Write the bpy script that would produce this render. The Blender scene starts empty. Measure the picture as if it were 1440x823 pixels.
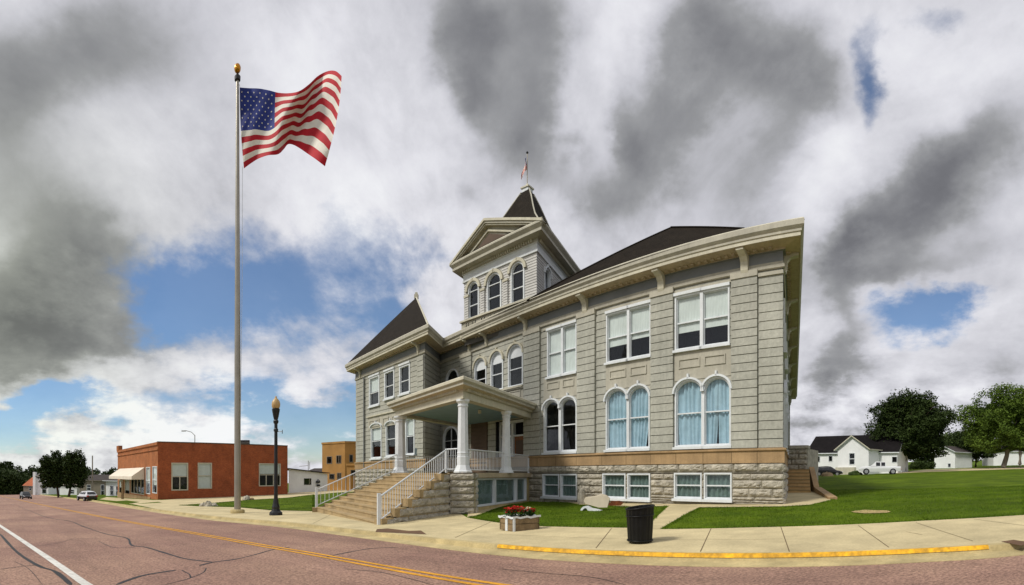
import bpy, bmesh, math, random
from math import sin, cos, pi, sqrt, atan2, radians, tan, exp
from mathutils import Vector, noise as mnoise
random.seed(7)
SC = bpy.context.scene
COL = SC.collection

# ------------------------------------------------------------------ survey helpers
FOC, HZ, EYE, SLOPE = 680.0, 668.0, 1.65, 0.037     # panorama scale, level row, eye height, fall of the street

def G(x, y=0):
    return SLOPE * x
def az(px):
    return (px - 720.0) / FOC
def ray(px):
    t = az(px); return Vector((sin(t), cos(t)))
def gp(px, py, dz=0.0):
    """ground point surveyed from the photograph"""
    d = (EYE - dz) * FOC / (py - HZ + SLOPE * FOC * sin(az(px)))
    return ray(px) * d
def pd(px, d):
    return ray(px) * d
def zz(py, d):
    return EYE + (HZ - py) / FOC * d
def V3(p, z):
    return Vector((p[0], p[1], z))
def V2(x, y):
    return Vector((x, y))

# ------------------------------------------------------------------ camera
cam_d = bpy.data.cameras.new('camera')
cam = bpy.data.objects.new('camera', cam_d); COL.objects.link(cam)
cam_d.type = 'PANO'
cam_d.panorama_type = 'CENTRAL_CYLINDRICAL'
cam_d.central_cylindrical_range_u_min = -720 / FOC
cam_d.central_cylindrical_range_u_max = 720 / FOC
cam_d.central_cylindrical_range_v_min = -(823 - HZ) / FOC
cam_d.central_cylindrical_range_v_max = HZ / FOC
cam_d.central_cylindrical_radius = 1.0
cam.location = (0, 0, EYE); cam.rotation_euler = (radians(90), 0, 0)
cam_d.clip_start = 0.1; cam_d.clip_end = 6000
SC.camera = cam

SC.render.engine = 'CYCLES'
SC.view_settings.view_transform = 'Standard'
SC.view_settings.look = 'None'
SC.view_settings.exposure = 0.0
SC.view_settings.gamma = 1.0
SC.view_settings.use_curve_mapping = False
SC.cycles.max_bounces = 6
SC.cycles.transparent_max_bounces = 12

# ------------------------------------------------------------------ sun and sky
SUN_AZ, SUN_EL = -112.0, 47.0
sd = bpy.data.lights.new('sun', 'SUN'); sd.energy = 3.1; sd.angle = radians(11); sd.color = (1.0, 0.95, 0.86)
sun = bpy.data.objects.new('sun', sd); COL.objects.link(sun)
dv = Vector((sin(radians(SUN_AZ)) * cos(radians(SUN_EL)), cos(radians(SUN_AZ)) * cos(radians(SUN_EL)), sin(radians(SUN_EL))))
sun.rotation_euler = dv.to_track_quat('Z', 'Y').to_euler()
sun.location = (0, 0, 60)

world = bpy.data.worlds.new('World'); SC.world = world; world.use_nodes = True
def build_sky():
    nt = world.node_tree; N = nt.nodes; L = nt.links; N.clear()
    def val(v):
        n = N.new('ShaderNodeValue'); n.outputs[0].default_value = v; return n.outputs[0]
    def m(op, a, b=None, c=None, clamp=False):
        n = N.new('ShaderNodeMath'); n.operation = op; n.use_clamp = clamp
        for i, x in enumerate((a, b, c)):
            if x is None: continue
            if isinstance(x, (int, float)): n.inputs[i].default_value = x
            else: L.new(x, n.inputs[i])
        return n.outputs[0]
    def noise(vec, scale, detail=6, rough=0.55, dist=0.0):
        n = N.new('ShaderNodeTexNoise'); n.inputs['Scale'].default_value = scale
        n.inputs['Detail'].default_value = detail; n.inputs['Roughness'].default_value = rough
        n.inputs['Distortion'].default_value = dist
        L.new(vec, n.inputs['Vector']); return n
    def comb(x, y, z=0.0):
        n = N.new('ShaderNodeCombineXYZ')
        for i, v in enumerate((x, y, z)):
            if isinstance(v, (int, float)): n.inputs[i].default_value = v
            else: L.new(v, n.inputs[i])
        return n.outputs[0]
    def sstep(x, a, b):
        n = N.new('ShaderNodeMapRange'); n.interpolation_type = 'SMOOTHSTEP'
        L.new(x, n.inputs[0]); n.inputs[1].default_value = a; n.inputs[2].default_value = b
        return n.outputs[0]
    def mix(f, a, b):
        n = N.new('ShaderNodeMix'); n.data_type = 'RGBA'
        if isinstance(f, (int, float)): n.inputs[0].default_value = f
        else: L.new(f, n.inputs[0])
        for i, v in ((6, a), (7, b)):
            if isinstance(v, tuple): n.inputs[i].default_value = (*v, 1)
            else: L.new(v, n.inputs[i])
        return n.outputs[2]
    tc = N.new('ShaderNodeTexCoord'); sep = N.new('ShaderNodeSeparateXYZ'); L.new(tc.outputs['Generated'], sep.inputs[0])
    X, Y, Z = sep.outputs
    hor = m('SQRT', m('ADD', m('MULTIPLY', X, X), m('MULTIPLY', Y, Y)))
    u0 = m('ARCTAN2', X, Y)                       # bearing
    v0 = m('DIVIDE', Z, m('MAXIMUM', hor, 0.05))  # tangent of elevation
    # cloud layer seen in perspective
    zc = m('ADD', m('MAXIMUM', Z, -0.02), 0.16)
    plane = comb(m('DIVIDE', X, zc), m('MULTIPLY', m('DIVIDE', Y, zc), 0.80), 0.0)
    dirv = tc.outputs['Generated']
    w1 = noise(comb(m('MULTIPLY', u0, 1.0), v0, 0.0), 2.3, 5, 0.55)
    w2 = noise(plane, 0.9, 7, 0.6)
    wsep = N.new('ShaderNodeSeparateColor'); L.new(w1.outputs['Color'], wsep.inputs[0])
    w2s = N.new('ShaderNodeSeparateColor'); L.new(w2.outputs['Color'], w2s.inputs[0])
    w3 = noise(comb(m('MULTIPLY', u0, 1.0), v0, 7.7), 7.5, 7, 0.62)
    w3s = N.new('ShaderNodeSeparateColor'); L.new(w3.outputs['Color'], w3s.inputs[0])
    k3 = {0: w3s.outputs[0], 1: w3s.outputs[1]}
    def warp(base, a, b, amp1, amp2, q=0):
        return m('ADD', m('ADD', base, m('MULTIPLY', m('SUBTRACT', k3[q], 0.5), 0.10)), m('ADD', m('MULTIPLY', m('SUBTRACT', a, 0.5), amp1), m('MULTIPLY', m('SUBTRACT', b, 0.5), amp2)))
    u = warp(u0, wsep.outputs[0], w2s.outputs[0], 0.30, 0.34)
    v = warp(v0, wsep.outputs[1], w2s.outputs[1], 0.22, 0.26, 1)
    def blob(px, py, rx, ry, k=1.0, rot=0.0, uu=None, vv=None):
        uu = uu or u; vv = vv or v
        du = m('SUBTRACT', uu, (px - 720) / 680.0); dv_ = m('SUBTRACT', vv, (HZ - py) / 680.0)
        c, s = cos(radians(rot)), sin(radians(rot))
        a = m('ADD', m('MULTIPLY', du, c * 680 / rx), m('MULTIPLY', dv_, s * 680 / rx))
        b = m('SUBTRACT', m('MULTIPLY', dv_, c * 680 / ry), m('MULTIPLY', du, s * 680 / ry))
        e = m('EXPONENT', m('MULTIPLY', m('ADD', m('MULTIPLY', a, a), m('MULTIPLY', b, b)), -1.0))
        return m('MULTIPLY', e, k)
    def total(bl):
        t = bl[0]
        for x in bl[1:]: t = m('ADD', t, x)
        return t
    dark = total([blob(60, 440, 180, 90, 1.0, 10), blob(150, 360, 100, 120, .6), blob(20, 270, 130, 150, .6), blob(200, 70, 190, 110, .55), blob(20, 80, 150, 100, .5),
                  blob(655, 95, 160, 56, .95, -52), blob(715, 20, 110, 60, .6), blob(775, 150, 130, 46, .75, -80), blob(660, 280, 24, 34, .5), blob(870, 150, 90, 26, .5, -75),
                  blob(925, 180, 190, 62, .85, 72), blob(1050, 50, 130, 90, .85), blob(1130, 80, 80, 80, .5), blob(1050, 220, 120, 60, .7, 55), blob(840, 300, 40, 40, .4),
                  blob(1300, 255, 190, 62, .95, 42), blob(1390, 250, 100, 90, .5), blob(1225, 360, 90, 44, .6, 30), blob(1330, 370, 120, 36, .6, 10), blob(1165, 470, 40, 80, .6),
                  blob(1190, 530, 90, 26, .6), blob(1400, 480, 100, 34, .5), blob(590, 260, 26, 60, .35), blob(480, 190, 60, 90, .25), blob(150, 500, 140, 30, .5)])
    bright = total([blob(430, 60, 130, 90, .6), blob(480, 300, 120, 160, .35), blob(860, 60, 34, 110, .5), blob(1165, 200, 40, 120, .6), blob(1380, 60, 70, 60, .3),
                    blob(300, 532, 220, 22, .7, -8), blob(230, 600, 120, 32, 1.1), blob(170, 560, 40, 30, .3), blob(395, 600, 34, 36, .9), blob(60, 640, 90, 26, .7), blob(470, 622, 50, 16, .9), blob(310, 580, 40, 40, .8),
                    blob(1300, 590, 200, 60, .45), blob(1120, 300, 40, 60, .35), blob(700, 370, 130, 70, .3), blob(600, 150, 40, 120, .3)])
    blue = total([blob(330, 425, 140, 66, 1.25, -10), blob(230, 440, 60, 50, .9), blob(430, 570, 120, 34, 1.5), blob(490, 600, 60, 50, 1.1), blob(380, 640, 60, 20, .5), blob(100, 575, 120, 26, 1.3), blob(30, 605, 80, 30, 1.2), blob(330, 565, 60, 20, .6),
                  blob(1265, 455, 62, 38, 1.35, 20), blob(1330, 425, 40, 20, .9), blob(1218, 70, 26, 80, 1.0), blob(500, 370, 80, 80, .8), blob(545, 450, 50, 60, .6), blob(460, 300, 30, 50, .3), blob(1300, 5, 60, 25, .6)])
    vv_ = m('ADD', v0, 0.10); ang = m('ARCTAN2', u0, vv_)
    lr = m('LOGARITHM', m('SQRT', m('ADD', m('MULTIPLY', u0, u0), m('MULTIPLY', vv_, vv_))), 2.718)
    fan = noise(comb(m('MULTIPLY', ang, 2.4), m('MULTIPLY', lr, 1.5), 1.7), 1.5, 9, 0.60, 0.25)
    fan2 = noise(comb(m('MULTIPLY', ang, 5.0), m('MULTIPLY', lr, 3.2), 5.2), 1.6, 8, 0.62, 0.2)
    st0 = noise(plane, 1.35, 9, 0.62, 0.3)
    streak_f = m('ADD', m('MULTIPLY', fan.outputs['Fac'], 0.65), m('MULTIPLY', st0.outputs['Fac'], 0.35))
    class _F: outputs = {}
    f0 = noise(plane, 3.0, 11, 0.66); fine = _F(); fine.outputs = {'Fac': m('ADD', m('MULTIPLY', f0.outputs['Fac'], 0.55), m('MULTIPLY', fan2.outputs['Fac'], 0.45))}
    puff = noise(comb(m('MULTIPLY', u0, 1.0), m('MULTIPLY', v0, 1.8), 3.1), 8.5, 8, 0.58)
    low = sstep(v0, 0.30, 0.06)
    tex = m('ADD', m('MULTIPLY', streak_f, m('SUBTRACT', 1.0, low)), m('MULTIPLY', puff.outputs['Fac'], low))
    # brightness of the cloud cover
    B = m('ADD', 0.685, m('MULTIPLY', m('SUBTRACT', tex, 0.5), 1.15))
    B = m('ADD', B, m('MULTIPLY', m('SUBTRACT', fine.outputs['Fac'], 0.5), 0.55))
    B = m('ADD', B, m('MULTIPLY', m('MULTIPLY', m('SUBTRACT', puff.outputs['Fac'], 0.5), 0.9), low))
    dk = m('MULTIPLY', dark, m('SUBTRACT', m('ADD', m('MULTIPLY', fine.outputs['Fac'], 1.7), m('MULTIPLY', streak_f, 1.3)), 0.62))
    B = m('SUBTRACT', B, m('MULTIPLY', sstep(dk, 0.08, 1.05), 0.43))
    B = m('ADD', B, m('MULTIPLY', bright, 0.22))
    ramp = N.new('ShaderNodeValToRGB'); L.new(B, ramp.inputs[0])
    el = ramp.color_ramp.elements
    el[0].position = 0.0; el[0].color = (0.085, 0.086, 0.096, 1)
    el[1].position = 1.0; el[1].color = (0.93, 0.94, 0.96, 1)
    for p, c in ((0.22, (0.175, 0.178, 0.195)), (0.42, (0.33, 0.335, 0.35)), (0.60, (0.57, 0.572, 0.62)), (0.78, (0.76, 0.76, 0.81))):
        e = el.new(p); e.color = (*c, 1)
    cloud = ramp.outputs[0]
    green = blob(-20, 430, 230, 260, 0.75, 0, u0, v0)
    grn = N.new('ShaderNodeMix'); grn.data_type = 'RGBA'; grn.blend_type = 'MULTIPLY'
    L.new(green, grn.inputs[0]); L.new(cloud, grn.inputs[6]); grn.inputs[7].default_value = (0.96, 1.0, 0.80, 1)
    cloud = grn.outputs[2]
    sky = N.new('ShaderNodeTexSky'); sky.sky_type = 'NISHITA'; sky.sun_disc = False
    sky.sun_elevation = radians(SUN_EL); sky.sun_rotation = radians(SUN_AZ)
    sky.air_density = 1.15; sky.dust_density = 0.05; sky.ozone_density = 7.0
    bg_sky = N.new('ShaderNodeBackground'); L.new(sky.outputs[0], bg_sky.inputs[0]); bg_sky.inputs[1].default_value = 0.105
    bg_cl = N.new('ShaderNodeBackground'); L.new(cloud, bg_cl.inputs[0]); bg_cl.inputs[1].default_value = 1.0
    bt = m('ADD', blue, m('ADD', m('MULTIPLY', m('SUBTRACT', 0.5, tex), 2.6), m('MULTIPLY', m('SUBTRACT', 0.5, fine.outputs['Fac']), 1.3)))
    fac = m('SUBTRACT', 1.0, m('MULTIPLY', m('MULTIPLY', sstep(bt, 0.15, 1.05), sstep(blue, 0.05, 0.4)), 0.93))
    mx = N.new('ShaderNodeMixShader'); L.new(fac, mx.inputs[0]); L.new(bg_sky.outputs[0], mx.inputs[1]); L.new(bg_cl.outputs[0], mx.inputs[2])
    out = N.new('ShaderNodeOutputWorld'); L.new(mx.outputs[0], out.inputs[0])
build_sky()

# ------------------------------------------------------------------ materials
def lin(r, g, b, k=1.0):
    def f(c):
        c /= 255.0
        return c / 12.92 if c <= 0.04045 else ((c + 0.055) / 1.055) ** 2.4
    return (f(r) * k, f(g) * k, f(b) * k)
MATS = {}
def mat(name, color, rough=0.7, var=0.12, scale=1.5, bump=0.0, bscale=20.0, metal=0.0, color2=None, fine=0.0, fscale=60.0, spec=0.4, streak=0.0, sdir=0.0, sscale=(3.0, 3.0, .22), course=0.0):
    """surface with broad tone variation, fine speckle and bump, all from object coordinates"""
    if name in MATS: return MATS[name]
    m = bpy.data.materials.new(name); m.use_nodes = True; MATS[name] = m
    nt = m.node_tree; N = nt.nodes; L = nt.links; bs = N['Principled BSDF']
    bs.inputs['Roughness'].default_value = rough; bs.inputs['Metallic'].default_value = metal
    bs.inputs['Specular IOR Level'].default_value = spec
    tc = N.new('ShaderNodeTexCoord')
    n1 = N.new('ShaderNodeTexNoise'); n1.inputs['Scale'].default_value = scale; n1.inputs['Detail'].default_value = 6; n1.inputs['Roughness'].default_value = 0.6
    L.new(tc.outputs['Object'], n1.inputs['Vector'])
    mr = N.new('ShaderNodeMapRange'); L.new(n1.outputs['Fac'], mr.inputs[0]); mr.inputs[1].default_value = 0.3; mr.inputs[2].default_value = 0.7
    c2 = color2 or tuple(c * (1 - 2 * var) for c in color)
    c1 = tuple(min(1, c * (1 + var)) for c in color)
    mx = N.new('ShaderNodeMix'); mx.data_type = 'RGBA'; L.new(mr.outputs[0], mx.inputs[0])
    mx.inputs[6].default_value = (*c2, 1); mx.inputs[7].default_value = (*c1, 1)
    outc = mx.outputs[2]
    if fine > 0:
        n2 = N.new('ShaderNodeTexNoise'); n2.inputs['Scale'].default_value = fscale; n2.inputs['Detail'].default_value = 3
        L.new(tc.outputs['Object'], n2.inputs['Vector'])
        mr2 = N.new('ShaderNodeMapRange'); L.new(n2.outputs['Fac'], mr2.inputs[0]); mr2.inputs[1].default_value = 0.3; mr2.inputs[2].default_value = 0.7
        mr2.inputs[3].default_value = 1 - fine; mr2.inputs[4].default_value = 1 + fine
        mm = N.new('ShaderNodeVectorMath'); mm.operation = 'SCALE'; L.new(outc, mm.inputs[0]); L.new(mr2.outputs[0], mm.inputs['Scale'])
        outc = mm.outputs[0]
    for streak, sscale in ([(streak, sscale)] if streak > 0 else []) + ([(course, (.5, .5, 2.7))] if course > 0 else []):
        mp = N.new('ShaderNodeMapping'); mp.vector_type = 'TEXTURE'; mp.inputs['Rotation'].default_value = (0, 0, sdir); mp.inputs['Scale'].default_value = tuple(1 / q for q in sscale)
        L.new(tc.outputs['Object'], mp.inputs[0]); n4 = N.new('ShaderNodeTexNoise'); n4.inputs['Scale'].default_value = 1.0; n4.inputs['Detail'].default_value = 7; n4.inputs['Roughness'].default_value = .68
        L.new(mp.outputs[0], n4.inputs['Vector']); mr4 = N.new('ShaderNodeMapRange'); L.new(n4.outputs['Fac'], mr4.inputs[0]); mr4.inputs[1].default_value = .28; mr4.inputs[2].default_value = .66; mr4.inputs[3].default_value = 1 - streak; mr4.inputs[4].default_value = 1 + streak * .35
        m4 = N.new('ShaderNodeVectorMath'); m4.operation = 'SCALE'; L.new(outc, m4.inputs[0]); L.new(mr4.outputs[0], m4.inputs['Scale']); outc = m4.outputs[0]
    L.new(outc, bs.inputs['Base Color'])
    if bump > 0:
        n3 = N.new('ShaderNodeTexNoise'); n3.inputs['Scale'].default_value = bscale; n3.inputs['Detail'].default_value = 5
        L.new(tc.outputs['Object'], n3.inputs['Vector'])
        b = N.new('ShaderNodeBump'); b.inputs['Strength'].default_value = bump; b.inputs['Distance'].default_value = 0.05
        L.new(n3.outputs['Fac'], b.inputs['Height']); L.new(b.outputs[0], bs.inputs['Normal'])
    return m
def brick_mat(name, c1, c2, mortar, w=0.22, h=0.075, rough=0.85, bump=0.4, ms=0.012, axis='wall', k=1.0, direction=(1, 0)):
    """coursed masonry or shingles: u runs along DIRECTION on the plan, v is height"""
    if name in MATS: return MATS[name]
    m = bpy.data.materials.new(name); m.use_nodes = True; MATS[name] = m
    nt = m.node_tree; N = nt.nodes; L = nt.links; bs = N['Principled BSDF']; bs.inputs['Roughness'].default_value = rough
    bs.inputs['Specular IOR Level'].default_value = 0.25
    tc = N.new('ShaderNodeTexCoord'); sp = N.new('ShaderNodeSeparateXYZ'); L.new(tc.outputs['Object'], sp.inputs[0])
    d = N.new('ShaderNodeVectorMath'); d.operation = 'DOT_PRODUCT'; L.new(tc.outputs['Object'], d.inputs[0]); d.inputs[1].default_value = (direction[0], direction[1], 0)
    cb = N.new('ShaderNodeCombineXYZ'); L.new(d.outputs['Value'], cb.inputs[0]); L.new(sp.outputs[2], cb.inputs[1])
    bt = N.new('ShaderNodeTexBrick'); L.new(cb.outputs[0], bt.inputs['Vector'])
    bt.inputs['Color1'].default_value = (*c1, 1); bt.inputs['Color2'].default_value = (*c2, 1); bt.inputs['Mortar'].default_value = (*mortar, 1)
    bt.inputs['Scale'].default_value = 1.0; bt.inputs['Brick Width'].default_value = w; bt.inputs['Row Height'].default_value = h; bt.inputs['Mortar Size'].default_value = ms
    n1 = N.new('ShaderNodeTexNoise'); n1.inputs['Scale'].default_value = 0.8; n1.inputs['Detail'].default_value = 8; n1.inputs['Roughness'].default_value = 0.65; L.new(tc.outputs['Object'], n1.inputs['Vector'])
    mr = N.new('ShaderNodeMapRange'); L.new(n1.outputs['Fac'], mr.inputs[0]); mr.inputs[1].default_value = 0.3; mr.inputs[2].default_value = 0.7; mr.inputs[3].default_value = 0.75; mr.inputs[4].default_value = 1.2
    sc = N.new('ShaderNodeVectorMath'); sc.operation = 'SCALE'; L.new(bt.outputs['Color'], sc.inputs[0]); L.new(mr.outputs[0], sc.inputs['Scale'])
    L.new(sc.outputs[0], bs.inputs['Base Color'])
    b = N.new('ShaderNodeBump'); b.inputs['Strength'].default_value = bump; b.inputs['Distance'].default_value = 0.02; b.invert = True
    L.new(bt.outputs['Fac'], b.inputs['Height']); L.new(b.outputs[0], bs.inputs['Normal'])
    return m

DF = Vector((0.6239, -0.7815))         # along the courthouse front, to the right
M = {}
M['siding'] = mat('siding_paint', lin(178, 178, 166, .86), .75, .09, .45, .3, 9, fine=.10, fscale=7, streak=.16, course=.10)
M['joint'] = mat('siding_joint', lin(92, 90, 78, .6), .9, .1)
M['trim'] = mat('trim_paint', lin(188, 184, 168, .84), .7, .08, 1.2, fine=.05, fscale=9, streak=.16)
M['cream'] = mat('cream_paint', lin(206, 201, 180, .86), .6, .08, 1.5, fine=.05, fscale=12, streak=.12)
M['soffit'] = mat('soffit_paint', lin(192, 176, 148, .85), .75, .1, 1.3, fine=.08, fscale=8)
M['frieze'] = mat('frieze_paint', lin(134, 138, 140, .78), .75, .08, 1.0)
M['white'] = mat('white_paint', lin(230, 235, 238, .82), .55, .05, 2.0, fine=.04, fscale=14)
M['towerw'] = mat('tower_shingle_paint', lin(205, 204, 200, .82), .75, .08, 1.2, fine=.10, fscale=12)
M['towerj'] = mat('tower_joint', lin(120, 118, 114, .6), .9, .1)
M['sand'] = mat('sandstone', lin(188, 156, 114, .76), .85, .14, .9, .3, 14, fine=.08, fscale=22, streak=.22)
M['rock'] = mat('rock_faced_stone', lin(192, 185, 168, .82), .92, .20, 3.2, .8, 22, fine=.22, fscale=26)
M['rockjoint'] = mat('mortar', lin(150, 142, 122, .6), .95, .1)
M['roof'] = mat('roof_shingle', lin(54, 47, 39, .50), .95, .16, 2.0, .5, 30, fine=.35, fscale=16, spec=.15)
M['ceil'] = mat('porch_ceiling_paint', lin(120, 152, 168, .9), .7, .06)
M['dark'] = mat('dark_interior', (0.012, 0.012, 0.014), .9, .1)
M['blind'] = mat('window_blind', lin(214, 222, 216, .86), .8, .05, 2.0)
M['curtain'] = mat('curtain_cloth', lin(172, 204, 218, .80), .9, .08, 3.0)
M['curtain_dark'] = mat('basement_curtain', lin(138, 152, 146, .72), .9, .12, 3.0)
M['step'] = mat('worn_steps', lin(186, 162, 120, .78), .9, .14, 1.6, .25, 16, fine=.10, fscale=20)
M['doorw'] = mat('door_wood', lin(150, 92, 40, .7), .6, .15, 3.0)
M['recess'] = mat('recess_boards', lin(120, 100, 84, .6), .8, .1, 1.0)
M['black'] = mat('black_paint', (0.012, 0.013, 0.014), .35, .15, 4.0)
M['blackplastic'] = mat('black_bin', (0.005, 0.0055, 0.0055), .45, .2, 5.0, fine=.2, fscale=9, spec=.22)
M['steel'] = mat('pole_metal', lin(176, 170, 156, .8), .35, .10, .8, metal=.55)
M['gold'] = mat('gold_ball', lin(190, 130, 40), .3, .1, metal=.9)
M['globe'] = mat('lamp_globe', lin(206, 172, 116, .8), .4, .08, 3.0)
M['concrete'] = mat('concrete_paving', lin(214, 198, 154, .80), .9, .09, .45, .12, 30, fine=.09, fscale=20, streak=.16, sscale=(.9, .9, .9))
M['concrete2'] = mat('gutter_concrete', lin(202, 184, 134, .78), .9, .10, .8, .12, 30, fine=.10, fscale=20, streak=.24, sscale=(1.6, 1.6, 1.6))
M['concjoint'] = mat('paving_joint', lin(130, 110, 78, .6), .95, .1)
M['yellow'] = mat('yellow_paint', lin(250, 188, 20, .82), .7, .05, 5.0, fine=.22, fscale=14, color2=lin(222, 168, 50, .7), streak=.35, sscale=(2.5, 2.5, 2.5))
M['lineyellow'] = mat('road_line_yellow', lin(226, 162, 40, .8), .8, .12, 2.0, fine=.2, fscale=14)
M['linewhite'] = mat('road_line_white', lin(226, 224, 216, .8), .8, .10, 2.0, fine=.16, fscale=14)
M['tar'] = mat('tar_seal', (0.016, 0.015, 0.016), .55, .2)
M['leafbark'] = mat('bark', lin(110, 92, 72, .55), .95, .2, 5.0, .6, 14)
M['tan'] = mat('tan_stucco', lin(196, 148, 82, .72), .9, .1, .5, .2, 10)
M['whitewall'] = mat('white_clapboard', lin(238, 240, 240, .90), .8, .05, .6)
M['darkroof'] = mat('dark_asphalt_roof', lin(36, 33, 34, .6), .95, .15, 1.2, fine=.2, fscale=8, spec=.1)
M['greyroof'] = mat('grey_asphalt_roof', lin(92, 86, 84, .6), .95, .12, 1.0, fine=.15, fscale=8, spec=.1)
M['orangeroof'] = mat('orange_roof', lin(180, 98, 58, .8), .9, .15, .8)
M['greywall'] = mat('grey_wall', lin(150, 140, 124, .7), .9, .1, .5)
M['wood'] = mat('weathered_wood', lin(160, 136, 100, .7), .85, .2, 4.0, .3, 20, fine=.15, fscale=18)
M['red'] = mat('red_petals', lin(214, 30, 36, .95), .6, .15)
M['petalw'] = mat('cream_petals', lin(235, 225, 190, .9), .6, .1)
M['leaf'] = mat('plant_leaf', (0.05, 0.12, 0.025), .6, .3, 8.0)
M['carwhite'] = mat('white_car_paint', lin(230, 232, 236, .9), .25, .03, spec=.6)
M['carblack'] = mat('black_car_paint', (0.012, 0.012, 0.015), .22, .05, spec=.6)
M['tyre'] = mat('tyre_rubber', (0.010, 0.010, 0.010), .85, .1)
M['rim'] = mat('wheel_rim', (0.45, 0.45, 0.46), .3, .05, metal=.8)
M['tail'] = mat('tail_lamp', (0.45, 0.01, 0.02), .25, .05)
M['carglass'] = mat('car_glass', (0.012, 0.014, 0.016), .12, .05, spec=.5)
M['awning'] = mat('awning_cloth', lin(236, 226, 208, .86), .8, .06, .8)
M['stucco'] = mat('pale_slab', lin(200, 190, 166, .72), .85, .08, 2.0)
M['fabric_red'] = mat('flag_red', lin(186, 16, 36, .95), .8, .12, 2.0)
M['fabric_white'] = mat('flag_white', lin(236, 230, 218, .92), .8, .06, 2.0)
M['fabric_blue'] = mat('flag_blue', lin(36, 52, 130, .95), .8, .12, 2.0)
M['brick_long'] = brick_mat('red_brick', lin(196, 100, 54, .88), lin(168, 82, 44, .88), lin(140, 100, 76, .6), direction=(.53, .85))
M['brick_front'] = brick_mat('orange_brick', lin(202, 124, 70, .80), lin(180, 102, 54, .80), lin(170, 124, 90, .7), direction=(-.87, .5))
M['bluegrey'] = mat('blue_grey_metal', lin(96, 112, 116, .7), .5, .1)
M['patch'] = mat('brown_patch', lin(118, 88, 62, .7), .9, .12, 2.0)

def glass_mat(name, tint, refl=0.5):
    m = bpy.data.materials.new(name); m.use_nodes = True; N = m.node_tree.nodes; L = m.node_tree.links; N.clear()
    t = N.new('ShaderNodeBsdfTransparent'); t.inputs[0].default_value = (*tint, 1)
    g = N.new('ShaderNodeBsdfGlossy'); g.inputs['Roughness'].default_value = 0.03; g.inputs[0].default_value = (.9, .95, 1, 1)
    lw = N.new('ShaderNodeLayerWeight'); lw.inputs[0].default_value = 0.5; pw = N.new('ShaderNodeMath'); pw.operation = 'POWER'; L.new(lw.outputs['Facing'], pw.inputs[0]); pw.inputs[1].default_value = 4.0
    ma = N.new('ShaderNodeMath'); ma.operation = 'MULTIPLY_ADD'; L.new(pw.outputs[0], ma.inputs[0]); ma.inputs[1].default_value = 0.8; ma.inputs[2].default_value = 0.05
    tc = N.new('ShaderNodeTexCoord'); no = N.new('ShaderNodeTexNoise'); no.inputs['Scale'].default_value = 1.3; L.new(tc.outputs['Object'], no.inputs['Vector'])
    b = N.new('ShaderNodeBump'); b.inputs['Strength'].default_value = .12; b.inputs['Distance'].default_value = .1; L.new(no.outputs['Fac'], b.inputs['Height']); L.new(b.outputs[0], g.inputs['Normal'])
    mu = N.new('ShaderNodeMath'); mu.operation = 'MULTIPLY'; L.new(ma.outputs[0], mu.inputs[0]); mu.inputs[1].default_value = refl
    mx = N.new('ShaderNodeMixShader'); L.new(mu.outputs[0], mx.inputs[0]); L.new(t.outputs[0], mx.inputs[1]); L.new(g.outputs[0], mx.inputs[2])
    o = N.new('ShaderNodeOutputMaterial'); L.new(mx.outputs[0], o.inputs[0]); return m
M['glass'] = glass_mat('window_glass', (.95, .97, .98), 1.0)
M['glassdark'] = glass_mat('basement_glass', (.80, .88, .88), 1.0)

def asphalt_mat():
    m = mat('red_quartzite_asphalt', lin(190, 154, 132, .66), .88, .08, .30, .5, 60, fine=.42, fscale=20, color2=lin(158, 122, 110, .66), spec=.3, streak=.20, sdir=radians(-30), sscale=(.06, 1.1, 1))
    return m
M['road'] = asphalt_mat()
def grass_mat(name, a, b):
    m = mat(name, a, .95, .25, .55, .6, 40, fine=.40, fscale=22, color2=b, spec=.1, streak=.35, sscale=(.35, .35, .35)); return m
M['grass'] = grass_mat('lawn_grass', (.090, .134, .005), (.044, .080, .003))
M['blade'] = mat('grass_blades', (.090, .150, .006), .8, .3, .8, color2=(.046, .092, .003), streak=.3, sscale=(.5, .5, .5), spec=.15)
M['field'] = grass_mat('field_grass', (.07, .11, .022), (.04, .08, .012))
def leaf_mat(name, a, b, sc=.9):
    m = mat(name, a, .75, .3, sc, color2=b, fine=.35, fscale=6, spec=.15)
    return m
M['leafdark'] = leaf_mat('dark_leaves', (.036, .056, .012), (.014, .026, .006))
M['leafmid'] = leaf_mat('mid_leaves', (.100, .150, .020), (.038, .070, .010), .6)

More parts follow.
